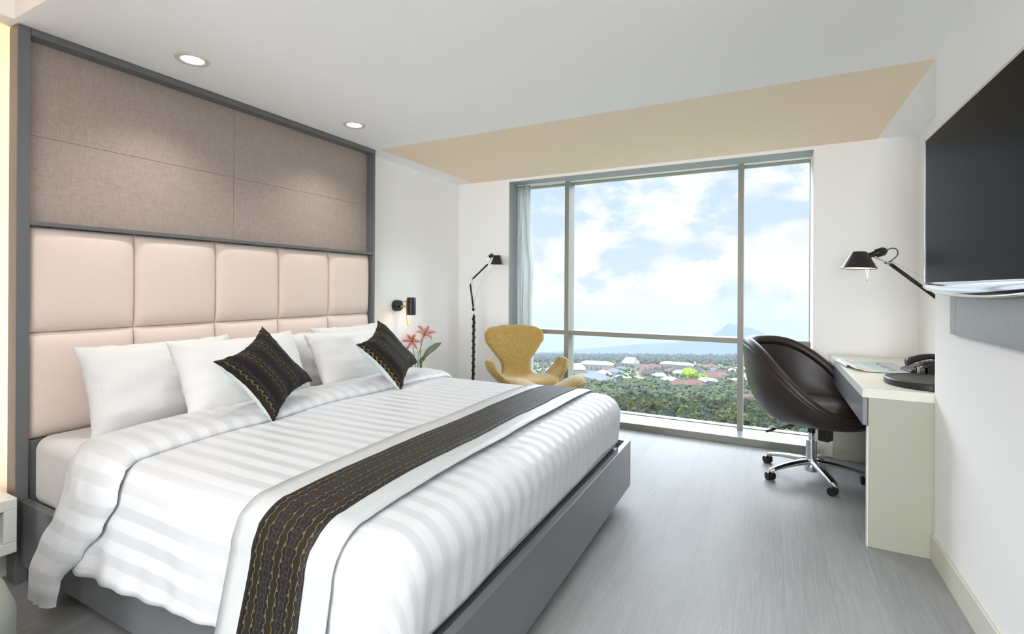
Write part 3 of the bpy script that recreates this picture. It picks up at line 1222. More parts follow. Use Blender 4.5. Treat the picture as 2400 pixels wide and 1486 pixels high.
pk.tube([q0 + Vector((.008, .0, 0)), q0 + Vector((.004, 0, -.07)), q0 + Vector((-.001, 0, -.078))], .0013, 6)
pk.tube([q0 + Vector((-.004, .0, 0)), q0 + Vector((-.002, 0, -.055)), q0 + Vector((-.001, 0, -.078))], .0013, 6)
pk.build('handle_wire', CHROME, dl, smooth=True)
ww = MB()
spring_wire(ww, AE + Vector((0, 0, .02)), EL + Vector((.0, 0, .085)), .0008)
ww.build('tension_wire', STEEL, dl, smooth=True)
light('desk_lamp_glow', 'SPOT', tuple(s2.location + D0 + Vector((0, 0, .03))), 6, (1, .80, .56), spot_size=math.radians(110), spot_blend=.6, shadow_soft_size=.03)

# ------------------------------------------------------------------ swan chair and ottoman
def remeshed(o, voxel=.010, smooth=6, decimate=0):
    m = o.modifiers.new('union', 'REMESH')
    m.mode = 'VOXEL'
    m.voxel_size = voxel
    m.use_smooth_shade = True
    m = o.modifiers.new('soften', 'SMOOTH')
    m.iterations = smooth
    m.factor = .6


def slab(m, rows, th):
    """rows: list of (centre Vector, half width, side curl, edge dir Vector, normal Vector): closed padded strip"""
    rings = []
    K = 17
    for (c, hw, curl, e, n, t) in rows:
        ring = []
        for j in range(K):
            s = -1 + 2 * j / (K - 1)
            ring.append(c + e * (hw * s) + n * (curl * abs(s) ** 2.2 + t / 2 * math.sqrt(max(0, 1 - abs(s) ** 6)) + t * .02))
        for j in range(K):
            s = 1 - 2 * j / (K - 1)
            ring.append(c + e * (hw * s) + n * (curl * abs(s) ** 2.2 - t / 2 * math.sqrt(max(0, 1 - abs(s) ** 6)) - t * .02))
        rings.append(ring)
    m.loft(rings)


sw = thing('swan_chair', 'mustard wool lounge chair with winged back and curved arms beside the window', 'armchair', (.765, 4.10, 0), math.radians(46))
sw.scale = (1.015, 1.015, .985)
sh = MB()
E_ = Vector((1, 0, 0))
prof = []   # local: front = -y
key = [  # t, y, z, halfwidth, curl, thickness
    (0.00, -.30, .375, .17, .03, .050), (.05, -.325, .395, .215, .03, .066), (.14, -.27, .415, .245, .035, .070), (.30, -.13, .405, .245, .05, .066),
    (.42, .02, .395, .215, .05, .062), (.52, .12, .415, .175, .035, .060), (.60, .175, .475, .150, .02, .058), (.68, .200, .55, .155, .02, .056),
    (.78, .222, .64, .225, .035, .056), (.87, .245, .73, .292, .05, .056), (.93, .262, .80, .308, .055, .054), (.97, .275, .858, .280, .045, .052),
    (.99, .283, .888, .215, .02, .048), (1.0, .288, .903, .12, .0, .040)]
for i in range(60):
    t = i / 59
    vals = []
    for c in range(1, 6):
        # monotone smooth interpolation by Catmull-Rom on the key table
        k = 0
        while k < len(key) - 2 and t > key[k + 1][0]: k += 1
        t0, t1 = key[k][0], key[k + 1][0]
        f_ = (t - t0) / (t1 - t0)
        p0 = key[max(k - 1, 0)][c]; p1 = key[k][c]; p2 = key[k + 1][c]; p3 = key[min(k + 2, len(key) - 1)][c]
        v_ = .5 * ((2 * p1) + (p2 - p0) * f_ + (2 * p0 - 5 * p1 + 4 * p2 - p3) * f_ ** 2 + (3 * p1 - p0 - 3 * p2 + p3) * f_ ** 3)
        vals.append(v_)
    prof.append(vals)
rows_ = []
for i, (y, z, hw, cu_, th) in enumerate(prof):
    a = prof[max(i - 1, 0)]
    b = prof[min(i + 1, len(prof) - 1)]
    d = Vector((0, b[0] - a[0], b[1] - a[1])).normalized()
    n = Vector((0, -d.z, d.y))
    if n.z < 0 and i < 20: n = -n
    rows_.append((Vector((0, y, z)), max(hw, .03), cu_, E_, n, th))
slab(sh, rows_, .06)
for sg in (-1, 1):
    ar = []
    for i in range(20):
        t = i / 19
        # from inside the seat out and up to a rounded tip
        x = sg * curve([(0, .12), (.35, .24), (.7, .325), (1, .362)], t)
        z = curve([(0, .40), (.35, .435), (.7, .53), (1, .625)], t)
        yc = curve([(0, -.11), (.5, -.13), (1, -.13)], t)
        hw = curve([(0, .16), (.4, .16), (.75, .14), (.93, .10), (1, .05)], t)
        ar.append((x, z, yc, hw))
    rws = []
    for i, (x, z, yc, hw) in enumerate(ar):
        a, b = ar[max(i - 1, 0)], ar[min(i + 1, 19)]
        d = Vector((b[0] - a[0], 0, b[1] - a[1])).normalized()
        n = Vector((-d.z, 0, d.x)) * sg
        rws.append((Vector((x, yc, z)), hw, .012, Vector((0, 1, 0)), n, .052))
    slab(sh, rws, .05)
so_ = sh.build('upholstered_shell', SWAN, sw)
remeshed(so_, .011, 7)
MB().tube([(0, .02, .04), (0, .0, .37)], .021, 20).build('column', CHROME, sw, smooth=True)
for k in range(4):
    a = k * PI / 2 + PI / 4
    MB().tube([(math.cos(a) * .02, .02 + math.sin(a) * .02, .055), (math.cos(a) * .15, .02 + math.sin(a) * .15, .035), (math.cos(a) * .30, .02 + math.sin(a) * .30, .010)],
              [.02, .016, .010], 12).build('foot', CHROME, sw, smooth=True)

ot = thing('ottoman', 'mustard wool saddle-shaped footstool in front of the winged chair, beyond the bed', 'footstool', (1.235, 3.595, 0), math.radians(27))
om = MB()


def otto(side):
    def fn(a, b):
        r = a
        th = 2 * PI * b
        x = .305 * r * math.copysign(abs(math.cos(th)) ** .68, math.cos(th))
        y = .215 * r * math.copysign(abs(math.sin(th)) ** .85, math.sin(th))
        lift = .115 * math.sin(min(1, abs(x) / .29) * PI / 2) ** 1.8
        lift -= .03 * (abs(y) / .215) ** 2 + .012 * max(0, abs(x) / .305 - .8) / .2
        t = .036 * math.sqrt(max(0, 1 - r ** 6)) + .001
        return x, y, .432 + lift + side * t + (-.012 if x > 0 else -.012 - .052 * (abs(x) / .305) ** 2)
    return fn


for sd_ in (1, -1): om.grid(otto(sd_), 16, 48, wrapv=True)
om.build('upholstered_seat', SWAN, ot, smooth=True)
MB().tube([(0, 0, .03), (0, 0, .41)], .019, 18).build('column', CHROME, ot, smooth=True)
for k in range(4):
    a = k * PI / 2 + PI / 4
    MB().tube([(math.cos(a) * .02, math.sin(a) * .02, .05), (math.cos(a) * .12, math.sin(a) * .12, .03), (math.cos(a) * .24, math.sin(a) * .24, .009)],
              [.018, .014, .009], 12).build('foot', CHROME, ot, smooth=True)

# ------------------------------------------------------------------ desk
DY0, DY1, DX0, DZ = 2.930, 4.372, 3.195, .771
dk = thing('desk', 'cream built-in desk with slate grey drawer front in the recess', 'desk', (0, 0, 0))
MB().box((DX0, DY0, DZ - .046), (XA - .002, DY1, DZ)).build('desktop', CREAM, dk, bevel=.002)
MB().box((DX0 + .024, DY0, 0), (XA - .002, DY0 + .035, DZ - .046)).build('side_panel', CREAM_SHADED, dk, bevel=.002)
MB().box((DX0 + .024, DY1 - .035, 0), (XA - .002, DY1, DZ - .046)).build('side_panel', CREAM_SHADED, dk, bevel=.002)
MB().box((DX0 + .0205, DY0 - .0005, 0), (DX0 + .0245, DY0 + .0355, .588)).build('edge_strip', CREAM, dk)
MB().box((XA - .03, DY0 + .035, .20), (XA - .002, DY1 - .035, DZ - .046)).build('back_panel', CREAM_SHADED, dk)
dr = MB().box((DX0 + .002, DY0 + .002, .590), (DX0 + .022, DY1 - .002, DZ - .048)).build('drawer_front', DRAWER, dk, bevel=.002)
MB().box((DX0 + .022, DY0 + .037, .600), (XA - .12, DY1 - .037, DZ - .05)).build('drawer_box', CREAM_SHADED, dk)

# magazine
mg = thing('magazine', 'open magazine with a text column and a lagoon photograph on the desk', 'magazine', (3.372, 3.742, DZ + .001), math.radians(6))
PAPER = mat('coated_paper', '#d4d6d5', .55)


def page_z(u, v):
    return .017 * math.exp(-((u + .02) / .16) ** 2) * (1 if u > 0 else 1)


def page(u0, u1, v0, v1, dz, th=0):
    # u across the page (0 = left fold edge near the chair), v depth
    return MB().grid(lambda a, b: (lerp(u0, u1, a), lerp(v0, v1, b), .012 * math.exp(-((lerp(u0, u1, a) + .15) / .035) ** 2) * 1.2 + .004 + dz), 24, 6)


page(-.158, .158, -.235, .235, .004).build('page_spread', PAPER, mg, smooth=True, solid=.006, solid_off=-1)
page(-.125, -.055, -.185, .185, .0046).build('text_block', mat('print_grey', '#c9ccce', .5), mg, smooth=True)
page(-.050, .030, -.19, .19, .0046).build('lagoon_print', mat('print_teal', '#a6c6ca', .5), mg, smooth=True)


def m_palm(N, b, L):
    n = N.noise(N.coord('Object'), 38, 3, .6)
    L.new(N.mix(n.ramp(.42, .55), lin('#b3b8c4'), lin('#55585a')), b.inputs['Base Color'])


page(.030, .065, -.19, .19, .0046).build('palm_print', mat('print_palms', '#777777', .3, fn=m_palm), mg, smooth=True)
page(.065, .145, -.19, .19, .0046).build('sky_print', mat('print_sky', '#b4b7c6', .5), mg, smooth=True)
MB().grid(lambda a, b: (-.168 - .008 * math.sin(PI * a) + .012 * a, lerp(-.10, .16, b), .002 + .021 * a), 8, 4).build('curled_leaf', PAPER, mg, smooth=True, solid=.001)

# telephone
ph = thing('telephone', 'black desk telephone with coiled cord beside the magazine', 'telephone', (3.60, 3.62, DZ), math.radians(8))
pb = MB()
pr = [(-.105, .004, .014), (-.10, .0, .022), (-.05, 0, .045), (.03, 0, .062), (.10, 0, .066), (.105, .0, .05)]
pb.loft([[(x, -.075, 0), (x, .075, 0), (x, .075, z), (x, -.075, z)] for x, _, z in pr])
pb.build('base', BLACKP, ph, bevel=.006)
hs = MB()
rg = []
for k in range(21):
    a = k / 20
    x = lerp(-.115, .11, a)
    z = .048 + .050 * math.sin(PI * (.10 + .8 * a)) ** .9 + .012 * a
    r = .030 + .012 * (1 - math.sin(PI * a))
    rg.append((x, z, r, .027))
hs.loft([[(x, -.045 + w * math.cos(2 * PI * j / 16), z + r * .55 * math.sin(2 * PI * j / 16)) for j in range(16)] for x, z, r, w in rg])
hs.build('handset', BLACKP, ph, smooth=True)
cc = MB()
pts_ = []
for k in range(22 * 10):
    a = k / 10 * 2 * PI
    t = k / 219
    pts_.append((lerp(-.09, .10, t), -.088 + .007 * math.cos(a), .040 + .035 * math.sin(PI * t * .6) + .007 * math.sin(a)))
cc.tube(pts_, .0022, 6)
cc.build('coiled_cord', BLACKP, ph, smooth=True)
kp = MB()
for r in range(4):
    for c in range(3):
        kp.box((-.02 + r * .022, .0 + c * .022, .052 + r * .004), (-.004 + r * .022, .016 + c * .022, .064 + r * .004))
kp.build('keypad', mat('key_grey', '#55585a', .4), ph, bevel=.001)

ac = thing('card_holder', 'small clear acrylic card stand on the desk in front of the telephone', 'card holder', (3.535, 3.44, DZ), math.radians(20))
MB().box((-.005, -.03, 0), (.04, .03, .003)).build('foot', ACRYL, ac)
MB().box((-.004, -.03, .003), (-.001, .03, .055)).build('front_leaf', ACRYL, ac)
MB().box((.010, -.03, .003), (.013, .03, .060)).build('back_leaf', ACRYL, ac)

# ------------------------------------------------------------------ office chair
oc = thing('office_chair', 'dark brown leather tub chair with chrome five-star base at the desk', 'office chair', (3.045, 3.835, 0), math.radians(-27))
# local +x = facing direction


def tub(th, s):
    """th: 0 = front, pi = back; s 0 centre .. 1 rim"""
    c = math.cos(th)
    back = (1 - c) / 2
    bk = min(1, back / .93)
    rim_z = .452 + .433 * (bk * bk * (3 - 2 * bk)) ** .95
    rx = .345 if c > 0 else .36
    ry = .335
    # profile from bottom centre to rim
    bulge = math.sin(min(1, s * 1.35) * PI / 2) ** .9
    lean = 0
    R = bulge
    z0 = .395
    up = max(0, (s - .30) / .70)
    z = z0 + .018 * (s / .3) ** 2 if s < .3 else lerp(z0 + .018, rim_z, (up ** 1.35))
    sp = .86 + .14 * up
    rr = R * sp
    x = c * rx * rr
    y = math.sin(th) * ry * rr
    # the rim turns slightly inwards at the sides of the back
    x += -.035 * back * up
    if back > .5: y *= 1 - .16 * (back - .5) * 2 * up
    return Vector((x - .01, y, z))


tb_ = MB()
tb_.grid(lambda a, b: tub(a * 2 * PI, .02 + .98 * b), 56, 22, wrapu=True)
tb_.add([tub(k / 56 * 2 * PI, .02) for k in range(56)], [tuple(range(56))])
rr_ = []
for k in range(56):
    th = k / 56 * 2 * PI
    c_ = tub(th, 1) + Vector((0, 0, -.006))
    t_ = (tub(th + .05, 1) - tub(th - .05, 1)).normalized()
    o_ = Vector((math.cos(th), math.sin(th), 0))
    o_ = (o_ - t_ * o_.dot(t_)).normalized()
    u_ = t_.cross(o_)
    rad = lerp(.026, .037, (1 - math.cos(th)) / 2)
    rr_.append([c_ + (o_ * math.cos(q) + u_ * math.sin(q)) * rad for q in [2 * PI * j / 14 for j in range(14)]])
o = tb_.build('tub_shell', LEATHER, oc, smooth=True, solid=.052, solid_off=.6, sub=1)
rl_ = MB()
rl_.loft(rr_, wrap=True)
rl_.build('rolled_rim', LEATHER, oc, smooth=True, sub=1)
sc_ = MB()


def seatf(side):
    def fn(a, b):
        th = 2 * PI * b
        x = math.cos(th) * .265 * a
        y = math.sin(th) * .245 * a
        if x > 0: x *= 1.12
        t = .055 * math.sqrt(max(0, 1 - a ** 5))
        return x + .02, y, .475 + side * t + (.012 * (1 - a * a) if side > 0 else 0)
    return fn


for sd_ in (1, -1): sc_.grid(seatf(sd_), 14, 48, wrapv=True)
sc_.build('seat_cushion', LEATHER, oc, smooth=True)
# stitched seam lines
for sgn in (-1, 1):
    th = PI - sgn * .95
    sm_ = MB()
    sm_.tube([tub(th, s / 20) + (tub(th, s / 20) - Vector((0, 0, .5))).normalized() * .0005 for s in range(7, 20)], .0022, 6)
    sm_.build('stitched_seam', mat('seam_black', '#161212', .6), oc, smooth=True)
MB().tube([(0, 0, .055), (0, 0, .250)], .032, 24).build('column_sleeve', STEEL, oc, angle=40)
MB().tube([(0, 0, .25), (0, 0, .34)], .018, 20).build('gas_lift', CHROME, oc, angle=40)
MB().tube([(0, 0, .30), (0, 0, .37)], .023, 20).build('collar', BLACKP, oc, angle=40)
MB().box((.06, -.055, .27), (.125, .025, .375)).build('tilt_mechanism', BLACKP, oc, bevel=.008)
lv = MB()
lv.tube([(.0, -.02, .352), (-.10, -.09, .336), (-.17, -.14, .305)], .004, 8)
lv.tube([(-.168, -.139, .306), (-.215, -.172, .282)], .009, 8)
lv.build('lever', BLACKP, oc, smooth=True)
MB().lathe([(.0, .045), (.036, .045), (.040, .06), (.040, .085), (.034, .105), (.0, .105)][1:-1], 32).build('hub', CHROME, oc, angle=40)
crz = oc.rotation_euler[2]
A0 = math.atan2(3.64 - 3.835, 2.798 - 3.045) - crz
spoke_src = None
for k in range(5):
    a = A0 + k * 2 * PI / 5
    d = Vector((math.cos(a), math.sin(a), 0))
    n = Vector((-d.y, d.x, 0))
    rings = []
    for i in range(13):
        t = i / 12
        r = lerp(.02, .305, t)
        z = .108 - .006 * t - .034 * t * t
        w = lerp(.029, .021, t)
        h = lerp(.021, .013, t)
        c = d * r + Vector((0, 0, z))
        rings.append([c + n * (w * math.cos(q)) + Vector((0, 0, h * math.sin(q))) for q in [2 * PI * j / 12 for j in range(12)]])
    m_ = MB()
    m_.loft(rings)
    m_.tube([d * .300 + Vector((0, 0, .074)), d * .300 + Vector((0, 0, .052))], .015, 14)
    sp_ = m_.build('spoke', CHROME, oc, smooth=True)
    # caster: twin wheels under a hood
    ca = -crz + 2.2 + .5 * math.sin(k * 2.3)
    cd = Vector((math.cos(ca), math.sin(ca), 0))
    cn = Vector((-cd.y, cd.x, 0))
    w0 = d * .300 + cd * .012 + Vector((0, 0, .0235))
    m_ = MB()
    for s_ in (-1, 1):
        m_.tube([w0 + cn * (.006 * s_), w0 + cn * (.024 * s_)], .0235, 24)
    m_.tube([w0 - cn * .026 + Vector((0, 0, .005)), w0 + cn * .026 + Vector((0, 0, .005))], .022, 20)
    m_.tube([d * .300 + Vector((0, 0, .055)), d * .300 + Vector((0, 0, .03))], .008, 10)
    m_.build('caster', BLACKP, sp_, angle=40)

# ------------------------------------------------------------------ television
tv_ = thing('television', 'large black flat television with chrome lower bezel on the right wall', 'television', (0, 0, 0))
TX, TY0, TY1, TZ0, TZ1 = 3.398, 1.665, 2.778, 1.277, 1.915
MB().box((TX + .004, TY0, TZ0 - .004), (TX + .032, TY1, TZ1)).build('housing', BLACKP, tv_, bevel=.004)
MB().box((TX, TY0 + .008, TZ0 + .006), (TX + .004, TY1 - .008, TZ1 - .008)).build('screen', SCREEN, tv_)
bz = MB()
bz.box((TX - .002, TY0, TZ1 - .008), (TX + .030, TY1 + .002, TZ1 + .001))
bz.box((TX - .002, TY1 - .007, TZ0), (TX + .030, TY1 + .002, TZ1))
bz.box((TX - .002, TY0, TZ0), (TX + .030, TY0 + .007, TZ1))
bz.build('bezel', mat('silver_edge', '#d8dadc', .2, 1), tv_, bevel=.001)
ch = MB()
rg = []
for k in range(41):
    a = k / 40
    y = lerp(TY0, TY1 + .002, a)
    dp = .024 + .032 * math.sin(PI * a) ** .7
    rg.append([(TX - .004, y, TZ0 + .006), (TX - .007, y, TZ0 - dp * .45), (TX + .000, y, TZ0 - dp * .85), (TX + .016, y, TZ0 - dp), (TX + .034, y, TZ0 - dp * .7), (TX + .034, y, TZ0 + .006)])
ch.loft(rg)
ch.build('lower_bezel', CHROME, tv_, smooth=True)
MB().box((TX + .032, 1.9, 1.40), (XR - .018, 2.4, 1.75)).build('wall_bracket', BLACKP, tv_)

tp = thing('media_panel', 'grey brushed wall panel mounted behind and below the television', 'wall panel', (0, 0, 0))
GP = mat('grey_brushed_panel', '#93989a', .30, fn=weave(40, '#8d8f8b', '#9b9d99', .04))
MB().box((XR - .017, 1.55, 1.070), (XR - .001, 2.583, 1.86)).build('main_board', GP, tp, bevel=.001)
MB().box((XR - .017, 2.586, 1.070), (XR - .001, 2.650, 1.86)).build('edge_strip', GP, tp, bevel=.001)

# ------------------------------------------------------------------ downlights
def downlight(x, y, label, group='round recessed ceiling lights'):
    t = thing('ceiling_light', label, 'ceiling light', (x, y, ZC if y > CY else ZC + .085), 0, group)
    MB().lathe([(.072, 0), (.074, -.002), (.070, -.006), (.050, -.004), (.048, -.0005)], 48, cap=False).build('trim_ring', mat('satin_white', '#d6d4d2', .45), t, smooth=True)
    MB().lathe([(.001, -.0022), (.049, -.0022)], 40, cap=False).build('diffuser', DLM, t)
    light('downlight_beam', 'SPOT', (x, y, t.location.z - .01), 18, (1, .97, .93), spot_size=math.radians(120), spot_blend=.9, shadow_soft_size=.05)
    return t


downlight(.312, 1.399, 'round recessed ceiling light nearer the camera, above the bed head')
downlight(.305, 2.455, 'round recessed ceiling light nearer the window, above the bed head')

# pouf at the lower left edge
pf = MB()
pf.lathe([(.20, 0), (.235, .02), (.25, .12), (.25, .30), (.225, .375), (.16, .40), (.01, .405)], 40)
tag(pf.build('pouf', mat('sage_felt', '#8c9084', .9), None, smooth=True, loc=(.735, .385, 0)), 'grey-green felt stool just showing in the lower left corner', 'stool')
# ------------------------------------------------------------------ the view outside
def ground_z(x, y):
    z = -36 - .099 * min(y, 1500) + .06 * x
    if y > 1500: z -= (y - 1500) * .19
    return z


GROUNDM = mat('ground_scrub', '#5b6b3c', .95, fn=lambda N, b, L: L.new(
    N.mix(N.noise(N.coord('Object'), .05, 5, .6).ramp(.35, .65), lin('#4c5e34'), lin('#7b7a55')), b.inputs['Base Color']))
gm = MB()
gm.grid(lambda a, b: (lerp(-2600, 1100, a), lerp(60, 3400, b ** 1.5), ground_z(lerp(-2600, 1100, a), lerp(60, 3400, b ** 1.5))), 60, 60)
struct('ground', gm, GROUNDM, smooth=True)

RIDGE = [(-2600, -520), (-1722, -476), (-1423, -441), (-1118, -396), (-892, -363), (-681, -332), (-482, -313), (-341, -289), (-272, -260), (-223, -222), (-196, -194), (-190, -189),
         (-179, -187), (-172, -193), (-157, -196), (-140, -194), (-108, -207), (-60, -212), (-24, -230), (27, -249), (107, -271), (165, -280), (242, -287), (388, -309), (561, -331), (1100, -420)]


def ridge(x):
    for (a, za), (b, zb) in zip(RIDGE, RIDGE[1:]):
        if x <= b: return lerp(za, zb, (x - a) / (b - a))
    return RIDGE[-1][1]


VOLC = mat('volcano_slope', '#4f6f8c', .95, fn=lambda N, b, L: L.new(  # bluish slope colour holds part of the distance haze
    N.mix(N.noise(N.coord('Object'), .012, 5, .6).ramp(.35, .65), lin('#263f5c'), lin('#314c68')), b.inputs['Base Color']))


def volc(a, b):
    x = lerp(-2600, 1100, a)
    w = (b - .5) * 2
    base = -560
    h = ridge(x) - base
    fall = (1 - abs(w)) ** .8 if abs(w) > .02 else 1
    gul = 7 * nz(x * .02, w * 3, 0) * min(1, abs(w) * 5) * min(1, (h / 200))
    return x, 3000 + w * 420, base + h * fall + gul


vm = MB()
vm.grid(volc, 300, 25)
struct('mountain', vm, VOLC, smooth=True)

HAZE = bpy.data.materials.new('valley_haze')
HAZE.use_nodes = True
_nt = HAZE.node_tree
_nt.nodes.remove(_nt.nodes['Principled BSDF'])
vs = _nt.nodes.new('ShaderNodeVolumeScatter')
vs.inputs['Color'].default_value = (*HAZE_C, 1)
vs.inputs['Density'].default_value = HAZE_D
va = _nt.nodes.new('ShaderNodeVolumeAbsorption')
va.inputs['Color'].default_value = (*HAZE_C, 1)
va.inputs['Density'].default_value = HAZE_D
ad = _nt.nodes.new('ShaderNodeAddShader')
_nt.links.new(vs.outputs[0], ad.inputs[0])
_nt.links.new(va.outputs[0], ad.inputs[1])
vs.inputs['Anisotropy'].default_value = 0
_nt.links.new(ad.outputs[0], _nt.nodes['Material Output'].inputs['Volume'])
for k, top in enumerate((-40, -75, -110, -150)):
    # the haze lies in layers, thickest low in the valley
    hz = MB().box((-2700 - 5 * k, 225 + 30 * k, -720 - k), (1150 + 5 * k, 3500 + 5 * k, top)).build('valley_haze', HAZE)
    hz['kind'] = 'stuff'
    hz['group'] = 'layers of haze over the valley'
    hz['label'] = 'thin bluish haze lying over the plain in front of the volcano'
    hz['category'] = 'haze'


def leafmat(name, c1, c2, s=1.2):
    return mat(name, c1, .8, fn=lambda N, b, L: L.new(
        N.mix(N.noise(N.coord('Object'), s, 4, .7).ramp(.36, .64), lin(c1), lin(c2)), b.inputs['Base Color']))


TREE_M = [leafmat('foliage_olive', '#252b18', '#434828'), leafmat('foliage_green', '#222e18', '#3d4c28'),
          leafmat('foliage_dark', '#1a2318', '#2e3a27'), leafmat('foliage_blue', '#1c2924', '#314038')]
LIME = leafmat('foliage_lime', '#5d701c', '#7f912e')
BARK = mat('bark', '#5a4a3a', .9)


def ico(sub):
    t = (1 + 5 ** .5) / 2
    v = [Vector(p).normalized() for p in ((-1, t, 0), (1, t, 0), (-1, -t, 0), (1, -t, 0), (0, -1, t), (0, 1, t), (0, -1, -t), (0, 1, -t), (t, 0, -1), (t, 0, 1), (-t, 0, -1), (-t, 0, 1))]
    f = [(0, 11, 5), (0, 5, 1), (0, 1, 7), (0, 7, 10), (0, 10, 11), (1, 5, 9), (5, 11, 4), (11, 10, 2), (10, 7, 6), (7, 1, 8), (3, 9, 4), (3, 4, 2), (3, 2, 6), (3, 6, 8), (3, 8, 9), (4, 9, 5), (2, 4, 11), (6, 2, 10), (8, 6, 7), (9, 8, 1)]
    for _ in range(sub):
        mid, nf = {}, []

        def m(a, b):
            k = (min(a, b), max(a, b))
            if k not in mid:
                mid[k] = len(v)
                v.append(((v[a] + v[b]) / 2).normalized())
            return mid[k]
        for a, b, c in f:
            ab, bc, ca = m(a, b), m(b, c), m(c, a)
            nf += [(a, ab, ca), (b, bc, ab), (c, ca, bc), (ab, bc, ca)]
        f = nf
    return v, f


ICO0, ICO1 = ico(0), ico(1)


def crown(mb, c, r, n, rnd, small=ICO1, leaves=0):
    c = Vector(c)
    for k in range(n):
        a = rnd.uniform(0, 2 * PI)
        el = rnd.uniform(-.35, 1)
        q = Vector((math.cos(a) * math.cos(el), math.sin(a) * math.cos(el), math.sin(el) * .8)) * r * rnd.uniform(.35, .72)
        rr = r * rnd.uniform(.26, .46)
        s = rnd.uniform(0, 50)
        vs_ = [c + q + p * rr * (1 + .55 * noise.noise(p * 2.3 + Vector((s, 0, 0)))) for p in small[0]]
        mb.add(vs_, small[1])
    for k in range(leaves):
        a = rnd.uniform(0, 2 * PI)
        el = rnd.uniform(-.4, 1.5)
        q = Vector((math.cos(a) * math.cos(el), math.sin(a) * math.cos(el), math.sin(el) * .85)) * r * rnd.uniform(.72, 1.08)
        e1 = Vector((rnd.uniform(-1, 1), rnd.uniform(-1, 1), rnd.uniform(-1, 1))).normalized() * rnd.uniform(.22, .5)
        e2 = Vector((rnd.uniform(-1, 1), rnd.uniform(-1, 1), rnd.uniform(-1, 1))).normalized() * rnd.uniform(.22, .5)
        p = c + q
        mb.add([p - e1, p + e2, p + e1], [(0, 1, 2)])


rt = random.Random(11)
protos = []
for k in range(6):
    t = thing('tree', 'leafy green tree in the dense wood below the window', 'tree', (0, 0, 0), 0, 'trees of the wood below the hotel')
    m_ = MB()
    hgt = rt.uniform(6.5, 8.5)
    r = rt.uniform(3.0, 3.8)
    crown(m_, (0, 0, hgt - r * .6), r, 16, rt, ICO1, 420)
    m_.build('crown', TREE_M[(0, 1, 0, 2, 1, 3)[k]], t)
    MB().tube([(0, 0, 0), (.2, .1, hgt * .4), (.1, 0, hgt * .75)], [.3, .22, .12], 7).build('trunk', BARK, t, smooth=True)
    protos.append(t)

houses_xy = []       # filled below; trees keep clear of them


def clear_of(x, y, d=0):
    return all((x - hx) ** 2 + (y - hy) ** 2 > (hr + d) ** 2 for hx, hy, hr in houses_xy)


# houses: (x, y, length, depth, wall height, roof rise, yaw, roof, walls, label)
ROOF_T = mat('terracotta_roof', '#5c4239', .8)
ROOF_B = mat('brown_tile_roof', '#3d3737', .8)
ROOF_W = mat('white_metal_roof', '#767a7c', .5)
ROOF_G = mat('grey_sheet_roof', '#505559', .7)
ROOF_U = mat('light_blue_roof', '#6a7c8f', .5)
WALLW = mat('white_render', '#6a6863', .8)
WALLC = mat('cream_render', '#685b46', .8)
WINB = mat('dark_window', '#3a4654', .3)
HOUSES = [
    (-206, 660, 44, 18, 11, 4, 12, ROOF_U, WALLW, 'long hall with pale blue roof, biggest building at the left of the town'),
    (-181, 512, 17, 12, 11, 6, 20, ROOF_W, WALLW, 'tall white gabled house beside the left window post'),
    (-137, 450, 34, 16, 6, 4, -35, ROOF_G, WALLW, 'long grey-roofed house at the left edge of the wood'),
    (-128, 489, 12, 9, 4, 3, 10, ROOF_U, WALLW, 'small bright blue-roofed house among the trees'),
    (-80, 612, 38, 15, 6, 5, 4, ROOF_B, WALLC, 'large brown hipped-roof building with cream walls behind the lime tree'),
    (-114, 752, 46, 16, 9, 3, 3, ROOF_W, WALLW, 'long white building behind the large brown roof'),
    (-73, 449, 14, 9, 6, 3, 12, ROOF_W, WALLW, 'small white house in the wood, left of the lime tree'),
    (-59, 417, 15, 9, 5, 4, -20, ROOF_T, WALLW, 'terracotta-roofed house in the wood, below the lime tree'),
    (-49, 421, 15, 9, 5, 4, 15, ROOF_T, WALLW, 'terracotta-roofed house in the wood, just right of its twin'),
    (-42, 450, 16, 8, 6, 3, 0, ROOF_W, WALLW, 'white house in the wood, right of the lime tree'),
    (-8, 332, 12, 8, 4, 3, 15, ROOF_T, WALLC, 'small terracotta-roofed house close behind the office chair'),
    (-1, 338, 10, 7, 4, 3, -10, ROOF_W, WALLW, 'small pale-roofed house hard by the office chair back'),
    (-114, 580, 26, 12, 4, 5, 8, ROOF_B, WALLC, 'dark brown-roofed building between steeple and large cream one'),
    (-194, 800, 26, 16, 8, 9, 0, ROOF_W, WALLW, 'white pyramid-roofed pavilion in the middle of the town'),
    (-200, 515, 22, 12, 5, 3, -10, ROOF_G, WALLC, 'grey-roofed house seen between chair arm and window post'),
    (-156, 480, 24, 12, 5, 4, 25, ROOF_G, WALLW, 'grey-roofed house in front of the long blue hall'),
    (-47, 540, 18, 10, 5, 4, 10, ROOF_T, WALLW, 'terracotta-roofed house right of the large cream building'),
]
for n_, h in enumerate(HOUSES): houses_xy.append((h[0], h[1], h[2] * .42 + 2))
rh = random.Random(5)
filler = []
for k in range(400):
    if len(filler) >= 62: break
    y = rh.uniform(520, 900)
    x = y * rh.uniform(-.44, .03)
    if not clear_of(x, y, 16): continue
    L_ = rh.uniform(11, 20)
    filler.append((x, y, L_, L_ * .6, rh.uniform(3.5, 6), rh.uniform(2, 4), rh.uniform(-40, 40), rh.choice([ROOF_T, ROOF_T, ROOF_W, ROOF_G, ROOF_B]), rh.choice([WALLW, WALLC, WALLW]), None))
    houses_xy.append((x, y, L_ * .5))


